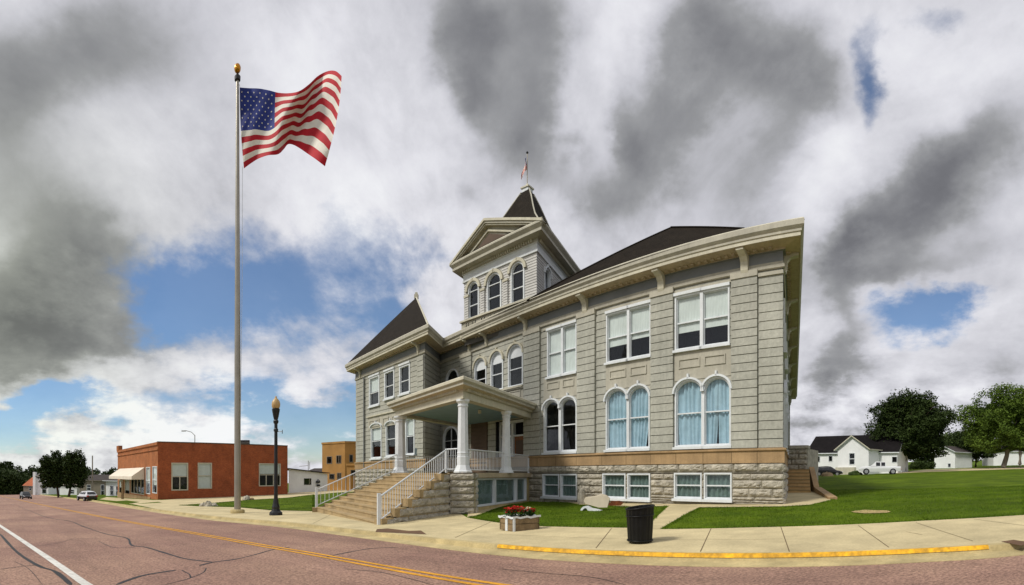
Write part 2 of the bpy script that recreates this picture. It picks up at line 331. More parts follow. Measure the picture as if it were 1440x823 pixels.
# ------------------------------------------------------------------ mesh helpers
class MB:
    def __init__(s): s.v = []; s.f = []; s.m = []; s.mats = []
    def mi(s, m):
        if m not in s.mats: s.mats.append(m)
        return s.mats.index(m)
    def face(s, pts, m):
        i = len(s.v); s.v.extend([tuple(p) for p in pts]); s.f.append(tuple(range(i, i + len(pts)))); s.m.append(s.mi(m))
    def quad(s, a, b, c, d, m): s.face((a, b, c, d), m)
    def grid(s, rows, m, close=False):
        """rows of equal length, shared vertices"""
        base = len(s.v); n = len(rows[0]); k = s.mi(m)
        for r in rows: s.v.extend([tuple(p) for p in r])
        for i in range(len(rows) - 1):
            for j in range(n if close else n - 1):
                j2 = (j + 1) % n
                s.f.append((base + i * n + j, base + i * n + j2, base + (i + 1) * n + j2, base + (i + 1) * n + j)); s.m.append(k)
    def box(s, o, ax, ay, az_, m):
        """box from corner o with three edge vectors"""
        o = Vector(o); ax = Vector(ax); ay = Vector(ay); az_ = Vector(az_)
        p = [o, o + ax, o + ax + ay, o + ay]; q = [a + az_ for a in p]
        i = len(s.v); s.v.extend([tuple(a) for a in p + q]); k = s.mi(m)
        for f in ((3, 2, 1, 0), (4, 5, 6, 7), (0, 1, 5, 4), (1, 2, 6, 5), (2, 3, 7, 6), (3, 0, 4, 7)):
            s.f.append(tuple(i + j for j in f)); s.m.append(k)
    def cbox(s, c, sx, sy, sz, m, rot=0.0):
        u = Vector((cos(rot), sin(rot), 0)); v = Vector((-sin(rot), cos(rot), 0)); c = Vector(c)
        s.box(c - u * sx / 2 - v * sy / 2, u * sx, v * sy, (0, 0, sz), m)
    def tube(s, pts, r, m, n=8, cap=True):
        pts = [Vector(p) for p in pts]; rows = []
        rs = r if isinstance(r, (list, tuple)) else [r] * len(pts)
        for i, p in enumerate(pts):
            d = (pts[min(i + 1, len(pts) - 1)] - pts[max(i - 1, 0)]).normalized()
            a = d.cross(Vector((0, 0, 1)));
            if a.length < 1e-3: a = Vector((1, 0, 0))
            a.normalize(); b = d.cross(a)
            rows.append([p + (a * cos(2 * pi * j / n) + b * sin(2 * pi * j / n)) * rs[i] for j in range(n)])
        s.grid(rows, m, True)
        if cap:
            s.face(rows[0], m); s.face(rows[-1][::-1], m)
    def lathe(s, c, prof, m, n=20, flute=0, famp=0.0):
        c = Vector(c); rows = []
        for r, z in prof:
            rows.append([c + Vector((r * (1 + famp * (1 if (flute and (j * flute // n) % 2) else 0)) * cos(2 * pi * j / n), r * (1 + famp * (1 if (flute and (j * flute // n) % 2) else 0)) * sin(2 * pi * j / n), z)) for j in range(n)])
        s.grid(rows, m, True); s.face(rows[-1], m); s.face(rows[0][::-1], m)
    def build(s, name, parent=None, smooth=False, label=None, weld=False):
        off = Vector((0, 0, 0)); p = parent
        while p is not None and p.parent is not None: p = p.parent
        if p is not None: off = Vector(p.location)
        me = bpy.data.meshes.new(name)
        me.from_pydata([(a[0] - off.x, a[1] - off.y, a[2] - off.z) for a in s.v], [], s.f)
        for m in s.mats: me.materials.append(m)
        me.polygons.foreach_set('material_index', s.m)
        if smooth: me.polygons.foreach_set('use_smooth', [True] * len(s.f))
        me.update()
        o = bpy.data.objects.new(name, me); COL.objects.link(o); o.parent = parent
        if label: o['label'] = label
        return o
def thing(name, label, cat, loc, group=None):
    o = bpy.data.objects.new(name, None); COL.objects.link(o); o.location = loc; o.empty_display_size = .3
    o['label'] = label; o['category'] = cat; o['kind'] = 'thing'
    if group: o['group'] = group
    return o
def tag(o, label, cat, group=None, kind='thing'):
    o['label'] = label; o['category'] = cat; o['kind'] = kind
    if group: o['group'] = group
    return o
def struct(o, label=None, kind='structure'):
    o['kind'] = kind
    if label: o['label'] = label
    return o
def copy_tree(o, parent=None):
    c = o.copy(); COL.objects.link(c); c.parent = parent
    for ch in o.children: copy_tree(ch, c)
    return c

# ------------------------------------------------------------------ ground, road, paving
def sheet(name, pts, m, dz, skirt=0.0, label=None, kind='structure'):
    b = MB(); b.face([V3(p, G(p[0]) + dz) for p in pts], m)
    if skirt:
        n = len(pts)
        for i in range(n):
            p, q = pts[i], pts[(i + 1) % n]
            b.quad(V3(p, G(p[0]) + dz), V3(q, G(q[0]) + dz), V3(q, G(q[0]) + dz - skirt), V3(p, G(p[0]) + dz - skirt), m)
    o = b.build(name); struct(o, label, kind); return o
sheet('ground', [V2(-2500, -2500), V2(2500, -2500), V2(2500, 2500), V2(-2500, 2500)], M['field'], -.2)
curb_px = [(160, 708), (200, 714), (294, 726), (400, 735), (500, 746), (600, 757), (700, 767), (800, 774), (900, 778), (1060, 780), (1180, 778), (1300, 773), (1390, 768)]
CURB = [gp(*p) for p in curb_px]
CURB = [V2(-700, 395), V2(-125, 86), V2(-52, 44)] + CURB + [V2(10.2, 3.25), V2(40, -20.5), V2(160, -116)]
def smooth_line(P, n=4):
    out = []
    for i in range(len(P) - 1):
        p0 = P[max(i - 1, 0)]; p1 = P[i]; p2 = P[i + 1]; p3 = P[min(i + 2, len(P) - 1)]
        if (p2 - p1).length > 20 or (i > 0 and (p1 - p0).length > 25) or (p3 - p2).length > 25: out.append(p1); continue
        for k in range(n):
            t = k / n
            out.append(0.5 * ((2 * p1) + (p2 - p0) * t + (2 * p0 - 5 * p1 + 4 * p2 - p3) * t * t + (3 * p1 - p0 - 3 * p2 + p3) * t ** 3))
    out.append(P[-1]); return out
CURB = smooth_line(CURB)
def offset(P, d):
    out = []
    for i, p in enumerate(P):
        t = (P[min(i + 1, len(P) - 1)] - P[max(i - 1, 0)]).normalized(); out.append(p + Vector((t.y, -t.x)) * d)
    return out      # d > 0: to the right of travel (towards the road)
C_in = offset(CURB, -.17); C_gut = offset(CURB, .52); ROADNEAR = offset(CURB, 16.0)
# the far verge: everything beyond the kerb, out to the horizon
verge = C_in + [V2(2500, -116), V2(2500, 2500), V2(-2500, 2500), V2(-2500, 395)]
sheet('grass_verge', verge, M['grass'], 0.0, .2)
sheet('near_verge', ROADNEAR[::-1] + [V2(-2500, 380), V2(-2500, -2500), V2(2500, -2500), V2(2500, -130)], M['field'], 0.0)
sheet('road', C_gut + [V2(2300, -1700)] * 0 + ROADNEAR[::-1], M['road'], -.13)
b = MB()
def strip(b, A, B, za, zb, m):
    for i in range(len(A) - 1):
        b.quad(V3(A[i], G(A[i].x) + za), V3(B[i], G(B[i].x) + zb), V3(B[i + 1], G(B[i + 1].x) + zb), V3(A[i + 1], G(A[i + 1].x) + za), m)
C_face = offset(CURB, .03)
strip(b, C_in, CURB, .012, .010, M['concrete2']); strip(b, CURB, C_face, .010, -.10, M['concrete2']); strip(b, C_in, C_in, .012, -.2, M['concrete2'])
struct(b.build('kerb'))
b = MB(); strip(b, C_face, C_gut, -.10, -.122, M['concrete2']); strip(b, C_gut, C_gut, -.122, -.2, M['concrete2']); struct(b.build('gutter'))
# yellow no-parking paint on the kerb
lo = next(i for i, p in enumerate(CURB) if atan2(p.x, p.y) > az(682)); hi = next(i for i, p in enumerate(CURB) if atan2(p.x, p.y) > az(1385))
b = MB()
ins = offset(CURB, -.055 ); up = [p + Vector((0, 0)) for p in CURB]; fc = offset(CURB, .034)
for i in range(lo, hi):
    for (A, B, za, zb) in ((ins, CURB, .017, .015), (CURB, fc, .015, -.055)):
        b.quad(V3(A[i], G(A[i].x) + za), V3(B[i], G(B[i].x) + zb), V3(B[i + 1], G(B[i + 1].x) + zb), V3(A[i + 1], G(A[i + 1].x) + za), M['yellow'])
struct(b.build('kerb_paint'))
# sidewalk apron
back_px = [(1440, 725), (1300, 733), (1180, 739), (1060, 742.5), (928, 745)]
path_px = [(928, 744.5), (945, 735), (962, 725), (981, 715)]
sheet('sidewalk', C_in[8:] + [V2(168, -106), V2(60, -28), V2(24, -1.5)] + [gp(*p) for p in back_px + [(905, 743.5), (881, 743), (764, 741), (709, 737), (676, 732), (657, 728.5)]] +
      [V2(-2.2, 21.0), V2(-3.5, 24.0), V2(-8.9, 27.0)] + [gp(*p) for p in [(442, 719.5), (379, 718), (335, 714), (280, 712.5), (251, 711)]] + [gp(230, 707), gp(205, 708.5), gp(185, 709)], M['concrete'], .012)
sheet('side_lot', [gp(251, 711), gp(293, 708), gp(347, 703.5), gp(406, 700), gp(470, 693.2), gp(520, 690), gp(505, 687), gp(455, 688.5), gp(410, 692), gp(300, 698), gp(228, 703.5), gp(222, 706)], M['concrete'], .008)
sheet('side_lot', [gp(185, 709.3), gp(222, 706), gp(228, 703.4), gp(215, 703.5), gp(150, 699.3), gp(140, 702.5), gp(170, 705.5)], M['concrete'], .008)
sheet('diagonal_path', [gp(905, 743.6), gp(921, 730), gp(940, 712.5), gp(970, 705), gp(1010, 706), gp(981, 715), gp(962, 725), gp(945, 735), gp(928, 745.1)], M['concrete'], .016)
# islands of grass by the shop kerb
sheet('grass_island', [gp(157, 705.5), gp(178, 704.2), gp(196, 706.5), gp(185, 708.5), gp(165, 707.5)], M['grass'], .03, .03)

def ribbon(name, pts, w, m, dz, base=-.13, tw=None):
    P = smooth_line(pts, 5) if len(pts) > 2 else pts
    b = MB(); n = len(P)
    W = [(w * (0.75 + .5 * mnoise.noise(Vector((p.x * 1.7, p.y * 1.7, 3.3)))) if tw else w) for p in P]
    if tw: W[0] *= .25; W[-1] *= .25
    L_ = []; R_ = []
    for i, p in enumerate(P):
        t = (P[min(i + 1, n - 1)] - P[max(i - 1, 0)]).normalized(); q = Vector((t.y, -t.x))
        L_.append(p - q * W[i] / 2); R_.append(p + q * W[i] / 2)
    strip(b, L_, R_, base + dz, base + dz, m)
    return struct(b.build(name))
CL = [V2(-700, 375), V2(-120, 68.5)] + [gp(*p, -.13) for p in ((48, 708), (158, 730), (260, 748), (360, 766), (470, 785), (690, 823))]
CL += [V2(3.2, 5.0), V2(12, -1.9), V2(60, -39)]
CLs = smooth_line(CL, 4)
ribbon('centre_line', offset(CLs, -.10), .11, M['lineyellow'], .008); ribbon('centre_line', offset(CLs, .12), .11, M['lineyellow'], .008)
WL = [V2(-400, 176), V2(-60, 28.5)] + [gp(*p, -.13) for p in ((2, 741), (60, 780), (122, 823))] + [V2(0, 2.6), V2(10, -4.8), V2(50, -35)]
ribbon('edge_line', smooth_line(WL, 4), .20, M['linewhite'], .008)
cracks = [([(25, 712), (60, 726), (97, 733), (115, 740), (148, 751), (178, 757), (185, 767), (205, 770), (232, 778), (260, 786), (300, 791)], .055),
          ([(280, 796), (300, 791), (330, 787), (360, 780), (385, 773), (408, 770)], .05),
          ([(163, 823), (200, 810), (248, 802)], .06), ([(430, 768), (470, 758)], .035), ([(455, 785), (475, 780), (520, 772), (560, 770)], .04),
          ([(0, 751), (22, 775), (52, 795), (75, 803), (88, 812), (100, 823)], .08), ([(0, 801), (30, 797), (57, 795)], .02),
          ([(138, 761), (155, 769), (170, 771), (190, 770)], .025), ([(130, 750), (150, 750)], .03), ([(55, 823), (95, 818)], .03),
          ([(0, 773), (45, 769), (82, 764), (105, 758), (140, 757)], .018), ([(255, 802), (266, 808), (268, 813)], .02),
          ([(230, 823), (262, 815), (285, 806), (290, 799)], .018), ([(700, 800), (760, 806), (830, 812), (880, 823)], .014), ([(480, 800), (540, 806), (610, 823)], .014), ([(60, 823), (40, 800), (20, 790)], .012)]
for pts, w in cracks:
    ribbon('road_crack', [gp(*p, -.13) for p in pts], w * 1.7, M['tar'], .004, tw=True)
# sidewalk joints
def joint(a, b_, w=.02):
    ribbon('paving_joint', [gp(*a), gp(*b_)], w, M['concjoint'], .004, base=.012)
for a, b_ in (((1207, 740), (1250, 771)), ((1288, 736), (1368, 762)), ((1370, 731), (1440, 740)), ((1098, 742), (1110, 777)), ((1000, 744), (985, 777)), ((1274, 749), (1297, 753)),
              ((860, 744), (838, 772)), ((690, 735), (640, 757)), ((470, 722), (440, 737)), ((300, 714), (262, 719))):
    joint(a, b_)
joint((700, 752), (1100, 759), .012)
sheet('brown_patch', [gp(530, 745), gp(545, 744), gp(575, 747.5), gp(592, 747), gp(600, 752.5), gp(570, 751), gp(528, 749)], M['patch'], .017)
sheet('bare_earth', [gp(1205 + 28 * cos(t / 10 * 2 * pi) + 20, 720.5 + 2.4 * sin(t / 10 * 2 * pi) * (1 + .2 * sin(t * 3))) for t in range(10)], mat('dry_soil', lin(200, 176, 120, .7), .95, .2, 6, fine=.2), .02)
o = sheet('storm_drain', [gp(1408, 763), gp(1425, 760.5), gp(1448, 764), gp(1436, 769)], M['patch'], .018)
# footing walk round the courthouse corner

# ------------------------------------------------------------------ wall tools
class Wall:
    """a vertical plane from A to B (left to right as seen from outside)"""
    def __init__(s, A, B):
        s.A = Vector(A); s.B = Vector(B); s.u = (s.B - s.A).normalized(); s.n = Vector((s.u.y, -s.u.x)); s.L = (s.B - s.A).length
    def S(s, px):
        r = ray(px); k = s.A.dot(s.n) / r.dot(s.n); return (r * k - s.A).dot(s.u)
    def D(s, px):
        r = ray(px); return s.A.dot(s.n) / r.dot(s.n)
    def Z(s, px, py): return zz(py, s.D(px))
    def P(s, a, z, o=0.0):
        p = s.A + s.u * a + s.n * o; return Vector((p.x, p.y, z))
    def box(s, b, s0, s1, z0, z1, o0, o1, m):
        b.box(s.P(s0, z0, o0), s.P(s1, z0, o0) - s.P(s0, z0, o0), s.P(s0, z0, o1) - s.P(s0, z0, o0), (0, 0, z1 - z0), m)

def cells(s0, s1, z0, z1, holes):
    """rectangles of [s0,s1]x[z0,z1] outside the holes, as horizontal bands"""
    zs = sorted({z0, z1} | {min(max(h[k], z0), z1) for h in holes for k in (2, 3) if h[1] > s0 and h[0] < s1})
    out = []
    for za, zb in zip(zs[:-1], zs[1:]):
        if zb - za < 1e-4: continue
        zm = (za + zb) / 2; cur = s0
        for h in sorted(h for h in holes if h[2] < zm < h[3] and h[1] > s0 and h[0] < s1):
            if h[0] > cur: out.append((cur, h[0], za, zb))
            cur = max(cur, h[1])
        if cur < s1: out.append((cur, s1, za, zb))
    return out
def flat(b, W, s0, s1, z0, z1, holes, o, m):
    for a, c, za, zb in cells(s0, s1, z0, z1, holes):
        b.quad(W.P(a, za, o), W.P(c, za, o), W.P(c, zb, o), W.P(a, zb, o), m)
def boards(b, W, s0, s1, z0, z1, holes, o, m, pitch=.375, gap=.028, deep=.05, lap=.018):
    n = max(1, round((z1 - z0) / pitch)); h = (z1 - z0) / n
    for i in range(n):
        a = z0 + i * h + gap; c = z0 + (i + 1) * h
        for p, q, za, zb in cells(s0, s1, a, c, holes):
            fa = lap * (1 - (za - a) / (c - a)); fb = lap * (1 - (zb - a) / (c - a))
            A_, B_, C_, D_ = W.P(p, za, o + fa), W.P(q, za, o + fa), W.P(q, zb, o + fb), W.P(p, zb, o + fb)
            b.quad(A_, B_, C_, D_, m)
            b.quad(W.P(p, za, o - deep), W.P(q, za, o - deep), B_, A_, m)
            b.quad(D_, C_, W.P(q, zb, o - deep), W.P(p, zb, o - deep), m)
            b.quad(W.P(p, za, o - deep), A_, D_, W.P(p, zb, o - deep), m); b.quad(B_, W.P(q, za, o - deep), W.P(q, zb, o - deep), C_, m)
def rocks(b, W, s0, s1, z0, z1, holes, o, m, mj, course=.34, block=1.25, amp=.10, seed=0, start=None):
    rnd = random.Random(seed + int(s0 * 10)); n = max(1, round((z1 - z0) / course)); h = (z1 - z0) / n
    for i in range(n):
        za, zb = z0 + i * h, z0 + (i + 1) * h
        a = s0 if start is None else start(za)
        if a >= s1 - .1: continue
        for p, q, ya, yb in cells(a, s1, za, zb, holes):
            x = p; first = True
            while x < q - 1e-3:
                w = block * rnd.uniform(.75, 1.25)
                if first and i % 2: w *= .6
                first = False
                if q - (x + w) < .4: w = q - x
                x1 = min(x + w, q); nx = max(4, int((x1 - x) / .09)); ny = max(3, int((yb - ya) / .06)); rows = []
                for jy in range(ny + 1):
                    row = []
                    for jx in range(nx + 1):
                        fx, fy = jx / nx, jy / ny
                        e = min(1, min(fx * (x1 - x), (1 - fx) * (x1 - x)) / .07); f = min(1, min(fy, 1 - fy) * (yb - ya) / .09)
                        k = sqrt(max(0, min(e, 1))) * sqrt(max(0, f)); sx = x + fx * (x1 - x); zy = ya + fy * (yb - ya)
                        nz = mnoise.noise(Vector((sx * 5 + i * 7.3, zy * 9, o * 3 + seed))) * .6 + mnoise.noise(Vector((sx * 15, zy * 18, i + seed))) * .35
                        g = .012
                        row.append(W.P(x + g + fx * (x1 - x - 2 * g), ya + g + fy * (yb - ya - 2 * g), o - .04 + k * (.045 + amp * (.45 + nz))))
                    rows.append(row)
                b.grid(rows, m); x = x1
        # mortar ground is laid by the caller
def arch_pts(s0, s1, z0, z1, rise, n=14):
    """closed outline, starting bottom left, up the left side, over the arch, down the right"""
    if rise <= 0: return [(s0, z0), (s0, z1), (s1, z1), (s1, z0)]
    zs = z1 - rise; pts = [(s0, z0)]
    for i in range(n + 1):
        t = pi - pi * i / n; pts.append(((s0 + s1) / 2 + (s1 - s0) / 2 * cos(t), zs + rise * sin(t)))
    pts.append((s1, z0)); return pts
def ring(b, W, outer, inner, o_out, o_in, m, closed=True):
    n = len(outer); rng = range(n if closed else n - 1)
    for i in rng:
        j = (i + 1) % n
        b.quad(W.P(*outer[i], o_out), W.P(*inner[i], o_out), W.P(*inner[j], o_out), W.P(*outer[j], o_out), m)
        b.quad(W.P(*inner[i], o_out), W.P(*inner[i], o_in), W.P(*inner[j], o_in), W.P(*inner[j], o_out), m)
        b.quad(W.P(*outer[i], o_in), W.P(*outer[i], o_out), W.P(*outer[j], o_out), W.P(*outer[j], o_in), m)
def window(root, W, s0, s1, z0, z1, rise=0.0, tw=.10, blind=None, curtain=None, hood=False, sill=True, head=False, mid=True, fill=None, glass='glass', o=0.0, spandrel='trim', depth=.9, rail_at=.5, fan=None, muntin=0, label=None, frame_mat='white', white_top=None, hoodm='white', hw=.09):
    """an opening with frame, sashes, glass, and what hangs behind it"""
    b = MB(); wm = M[frame_mat]
    bot = z0
    outer = arch_pts(s0, s1, z0, z1, rise); inner = arch_pts(s0 + tw, s1 - tw, z0 + tw * .8, z1 - tw, max(0, rise - tw))
    ring(b, W, outer, inner, o + .05, o - .10, wm)
    in2 = arch_pts(s0 + tw + .035, s1 - tw - .035, z0 + tw * .8 + .045, z1 - tw - .035, max(0, rise - tw - .035))
    ring(b, W, inner, in2, o - .03, o - .12, wm)
    if mid:
        zm = z0 + (z1 - z0) * rail_at; W.box(b, s0 + tw, s1 - tw, zm - .03, zm + .03, o - .11, o - .02, wm)
    for k in range(muntin):
        x = s0 + (s1 - s0) * (k + 1) / (muntin + 1); W.box(b, x - .02, x + .02, z0 + tw, z1 - tw, o - .10, o - .04, wm)
    if fan: W.box(b, s0 + tw, s1 - tw, z1 - rise - .025 + fan, z1 - rise + .025 + fan, o - .1, o - .02, wm)
    if rise > 0 and spandrel:
        arc = outer[1:-1]
        for i in range(len(arc) - 1):
            b.quad(W.P(*arc[i], o + .002), W.P(*arc[i + 1], o + .002), W.P(arc[i + 1][0], z1 + .001, o + .002), W.P(arc[i][0], z1 + .001, o + .002), M[spandrel])
    if hood:
        arc = outer[1:-1]; zs = z1 - rise; cx = (s0 + s1) / 2; k1, k2 = 1.0, 1.0
        ho = [(cx + (x - cx) * (1 + hw / ((s1 - s0) / 2)), zs + (z - zs) * (1 + hw / max(rise, .1))) for x, z in arc]
        ring(b, W, ho, arc, o + .15, o + .0, M[hoodm], False)
        W.box(b, cx - .045, cx + .045, z1 + .02, z1 + .24, o, o + .15, M[hoodm])
    if head:
        W.box(b, s0 - .03, s1 + .03, z1, z1 + .14, o, o + .12, wm)
    if sill:
        W.box(b, s0 - .06, s1 + .06, z0 - .11, z0 + .005, o - .02, o + .16, wm)
    f = b.build('window', root, label=label)
    g = MB(); g.face([W.P(x, z, o - .085) for x, z in in2][::-1], M[glass]); g.build('glass', f)
    r = MB(); zt = z1 + .02; a, c = s0 + .02, s1 - .02; d0, d1 = o - .13, o - depth
    r.quad(W.P(a, bot, d1), W.P(c, bot, d1), W.P(c, zt, d1), W.P(a, zt, d1), M['dark'])
    r.quad(W.P(a, bot, d0), W.P(a, bot, d1), W.P(a, zt, d1), W.P(a, zt, d0), M['dark']); r.quad(W.P(c, bot, d0), W.P(c, bot, d1), W.P(c, zt, d1), W.P(c, zt, d0), M['dark'])
    r.quad(W.P(a, bot, d0), W.P(c, bot, d0), W.P(c, bot, d1), W.P(a, bot, d1), M['dark']); r.quad(W.P(a, zt, d0), W.P(c, zt, d0), W.P(c, zt, d1), W.P(a, zt, d1), M['dark'])
    r.build('room_void', f)
    if blind:
        k = MB(); zb = z1 - (z1 - z0) * blind; nb = 12
        rows = [[W.P(s0 + tw + (s1 - s0 - 2 * tw) * i / nb, z, o - .125 - .008 * sin(i * 1.9 + z * 3)) for i in range(nb + 1)] for z in (zb, zb + .3, (zb + z1) / 2 + .15, z1 - tw * .5)]
        k.grid(rows, M['blind']); W.box(k, s0 + tw, s1 - tw, zb - .03, zb, o - .14, o - .115, M['blind']); k.build('blind', f)
    if white_top:
        k = MB(); zb = z1 - white_top; pts = [p for p in arch_pts(s0 + tw, s1 - tw, zb, z1 - tw, max(0.05, rise - tw))]
        k.face([W.P(x, z, o - .095 + .02) for x, z in pts][::-1], M['white']); k.build('fan_panel', f)
    if curtain:
        mt, spans = curtain
        k = MB()
        for (a0, a1, t0, t1) in spans:      # fractions of width at top and bottom
            rows = []
            nc = max(16, int(60 * (a1 - a0)))
            for iz in range(9):
                fz = iz / 8; z = z0 + .05 + (z1 - z0 - .12) * fz; row = []
                for i in range(nc + 1):
                    t = i / nc; top = a0 + (a1 - a0) * t; bt = t0 + (t1 - t0) * t; q = (1 - fz) ** 1.6
                    x = s0 + (s1 - s0) * (top * (1 - q) + bt * q)
                    row.append(W.P(x, z, o - .165 + .045 * sin(t * nc * .62 + sin(fz * 3 + t * 9) * 1.1) + .02 * mnoise.noise(Vector((x * 6, z * .8, 2)))))
                rows.append(row)
            k.grid(rows, M[mt])
        k.build('curtain', f, smooth=True)
    return f

def sweep(b, path, prof, closed=False):
    """mitred moulding: prof is [(out, z, material of the run that follows)]"""
    n = len(path); path = [Vector(p) for p in path]; offs = []
    for i, p in enumerate(path):
        dirs = []
        if i > 0 or closed: dirs.append((p - path[i - 1]).normalized())
        if i < n - 1 or closed: dirs.append((path[(i + 1) % n] - p).normalized())
        ns = [Vector((d.y, -d.x)) for d in dirs]
        if len(ns) == 2:
            s = ns[0] + ns[1]; k = s / max(.25, (1 + ns[0].dot(ns[1]))); offs.append(k)
        else: offs.append(ns[0])
    rng = range(n if closed else n - 1)
    for k in range(len(prof) - 1):
        (oa, za, mt), (ob, zb, _) = prof[k], prof[k + 1]
        for i in rng:
            j = (i + 1) % n
            pa, pb = path[i] + offs[i] * oa, path[j] + offs[j] * oa; qa, qb = path[i] + offs[i] * ob, path[j] + offs[j] * ob
            b.quad(V3(pa, za), V3(pb, za), V3(qb, zb), V3(qa, zb), mt)
    return [path[i] + offs[i] * prof[-1][0] for i in range(n)], offs

# ------------------------------------------------------------------ courthouse
NM = Vector((sin(radians(51.4)), cos(radians(51.4))))
DM = 19.14
def onmain(px): r = ray(px); return r * (DM / r.dot(NM))
C = onmain(1100); W0 = onmain(619)
W1 = pd(597, 34.5); W2 = pd(500.5, 44.6)
SIDE = V2(sin(radians(33.4)), cos(radians(33.4)))
CB = C + SIDE * 40.0
WD = V2(sin(radians(14)), cos(radians(14)))
W3 = W2 + WD * 12
BK = V2(8.0, 66.0)
main = Wall(W0, C); wing = Wall(W2, W1); wingside = Wall(W1, W0); right = Wall(C, CB); wingleft = Wall(W3, W2); back = Wall(CB, BK); back2 = Wall(BK, W3)
ch = thing('courthouse', 'large grey clapboard courthouse on rock-faced stone base with square bell tower and columned porch', 'courthouse', (5.5, 27.0, 0.0))

Z_SAND0, Z_SAND1, Z_EAVE = 2.15, 2.78, 10.42
S = main.S
def mz(px, py): return main.Z(px, py)
# openings: (left px, right px, y top, y bottom at the left) -> metres on the wall
def opening(W, pl, pr, yt, yb):
    s0, s1 = W.S(pl), W.S(pr); pm = (pl + pr) / 2; return s0, s1, W.Z(pm, yb), W.Z(pm, yt)
H = []
def addw(W, lst, pl, pr, z0, z1, **k):
    s0, s1 = W.S(pl), W.S(pr); lst.append((s0, s1, z0, z1)); window(ch, W, s0, s1, z0, z1, **k)
UPT, UPB, LWT, LWB = 9.95, 7.42, 6.03, 2.93
# right bay
for (a, c) in ((949.5, 987), (987, 1026.5)):
    addw(main, H, a, c, UPB, UPT, blind=.66 if a < 960 else .64, tw=.08, head=True, rail_at=.5, label='sash window with its pale blind pulled two thirds down')
addw(main, H, 949.5, 989, LWB, LWT, rise=.62, hood=True, tw=.08, curtain=('curtain', [(0.05, .95, .1, .9)]))
addw(main, H, 989, 1028.5, LWB, LWT, rise=.62, hood=True, tw=.08, curtain=('curtain', [(0.05, .52, .06, .40), (.5, .95, .52, .95)]))
for (a, c) in ((853, 884), (884, 916)):
    addw(main, H, a, c, UPB, UPT, blind=.66 if a < 860 else .60, tw=.08, head=True)
addw(main, H, 852.5, 883.5, LWB, LWT, rise=.60, hood=True, tw=.08, curtain=('curtain', [(0.05, .95, .08, .95)]))
addw(main, H, 883.5, 914.5, LWB, LWT, rise=.60, hood=True, tw=.08, curtain=('curtain', [(0.05, .95, .05, .75)]))
for (a, c) in ((770, 791), (791, 811.5)):
    addw(main, H, a, c, UPB - .12, UPT + .05, blind=.97, tw=.08, head=True, label='sash window with its blind fully drawn')
addw(main, H, 765, 788, LWB, LWT - .06, rise=.55, hood=True, tw=.10); addw(main, H, 788, 812, LWB, LWT - .06, rise=.55, hood=True, tw=.10)
# triple arched windows over the porch, small arched windows by the wing
for i, (a, c, t) in enumerate(((667.5, 684.5, 9.72), (690.5, 708, 9.80), (715, 736, 9.85))):
    addw(main, H, a, c, 7.20, t, rise=.66, tw=.10, white_top=.80, hood=True, hoodm='cream', hw=.12, rail_at=.42, depth=1.2)
addw(main, H, 627, 645, 7.1, 9.68, rise=.85, tw=.09, sill=False, mid=False)
addw(main, H, 623, 645, 1.9, 5.35, rise=.95, tw=.12, sill=False, fan=-.15, muntin=1, rail_at=.35)
# entrance
ds0, ds1 = S(697), S(737.5); H.append((ds0, ds1, 1.75, 5.15))
# front wall: joint ground, boards, pilasters
b = MB(); flat(b, main, 0, main.L, Z_SAND1, Z_EAVE, H, -.045, M['joint']); b.build('wall_backing', ch)
b = MB(); boards(b, main, 0, main.L, Z_SAND1, Z_EAVE, H, 0.0, M['siding']); b.build('front_wall', ch)
# infill panels between the storeys
for (a, c, pan) in ((949, 1028.5, ((955, 985), (991, 1021))), (852.5, 916, ((858, 881), (887, 910))), (765, 812, ((770, 787), (792, 808))), (665, 736.5, ((668, 684), (692, 708), (716, 733)))):
    b = MB(); s0, s1 = S(a), S(c); z0, z1 = (LWT - .02, UPB - .11) if a > 700 else (6.1, 7.08)
    main.box(b, s0, s1, z0, z1, -.04, .035, M['trim'])
    zc = (z0 + z1) / 2 + .12
    for p, q in pan:
        x0, x1 = S(p), S(q); ring(b, main, [(x0, zc - .22), (x0, zc + .22), (x1, zc + .22), (x1, zc - .22)], [(x0 + .06, zc - .16), (x0 + .06, zc + .16), (x1 - .06, zc + .16), (x1 - .06, zc - .16)], .075, .03, M['trim'])
    if a > 700: main.box(b, s0 - .05, s1 + .05, UPT + .14, UPT + .26, 0, .06, M['trim'])
    b.build('spandrel_moulding', ch)
b = MB(); main.box(b, S(665), S(737), 7.08, 7.2, -.02, .2, M['cream']); main.box(b, S(664), S(737), 7.0, 7.08, -.02, .13, M['cream']); b.build('sill_course', ch)
for (a, c) in ((738, 760.5), (813, 838), (916.5, 948), (1029.5, 1066), (649, 664)):
    b = MB(); s0, s1 = S(a), S(c)
    boards(b, main, s0, s1, Z_SAND1, Z_EAVE - .28, [], .11, M['siding'], deep=.11); flat(b, main, s0 + .01, s1 - .01, Z_SAND1, Z_EAVE - .28, [], .055, M['joint'])
    main.box(b, s0 - .03, s1 + .03, Z_EAVE - .28, Z_EAVE - .02, 0, .16, M['trim'])
    b.build('pilaster', ch)
b = MB(); s0 = S(1067.5)
boards(b, main, s0, main.L + .05, Z_SAND1, Z_EAVE - .35, [], .05, M['siding'], deep=.05); main.box(b, s0, main.L + .08, Z_EAVE - .35, Z_EAVE - .2, 0, .12, M['trim'])
b.build('pilaster', ch)
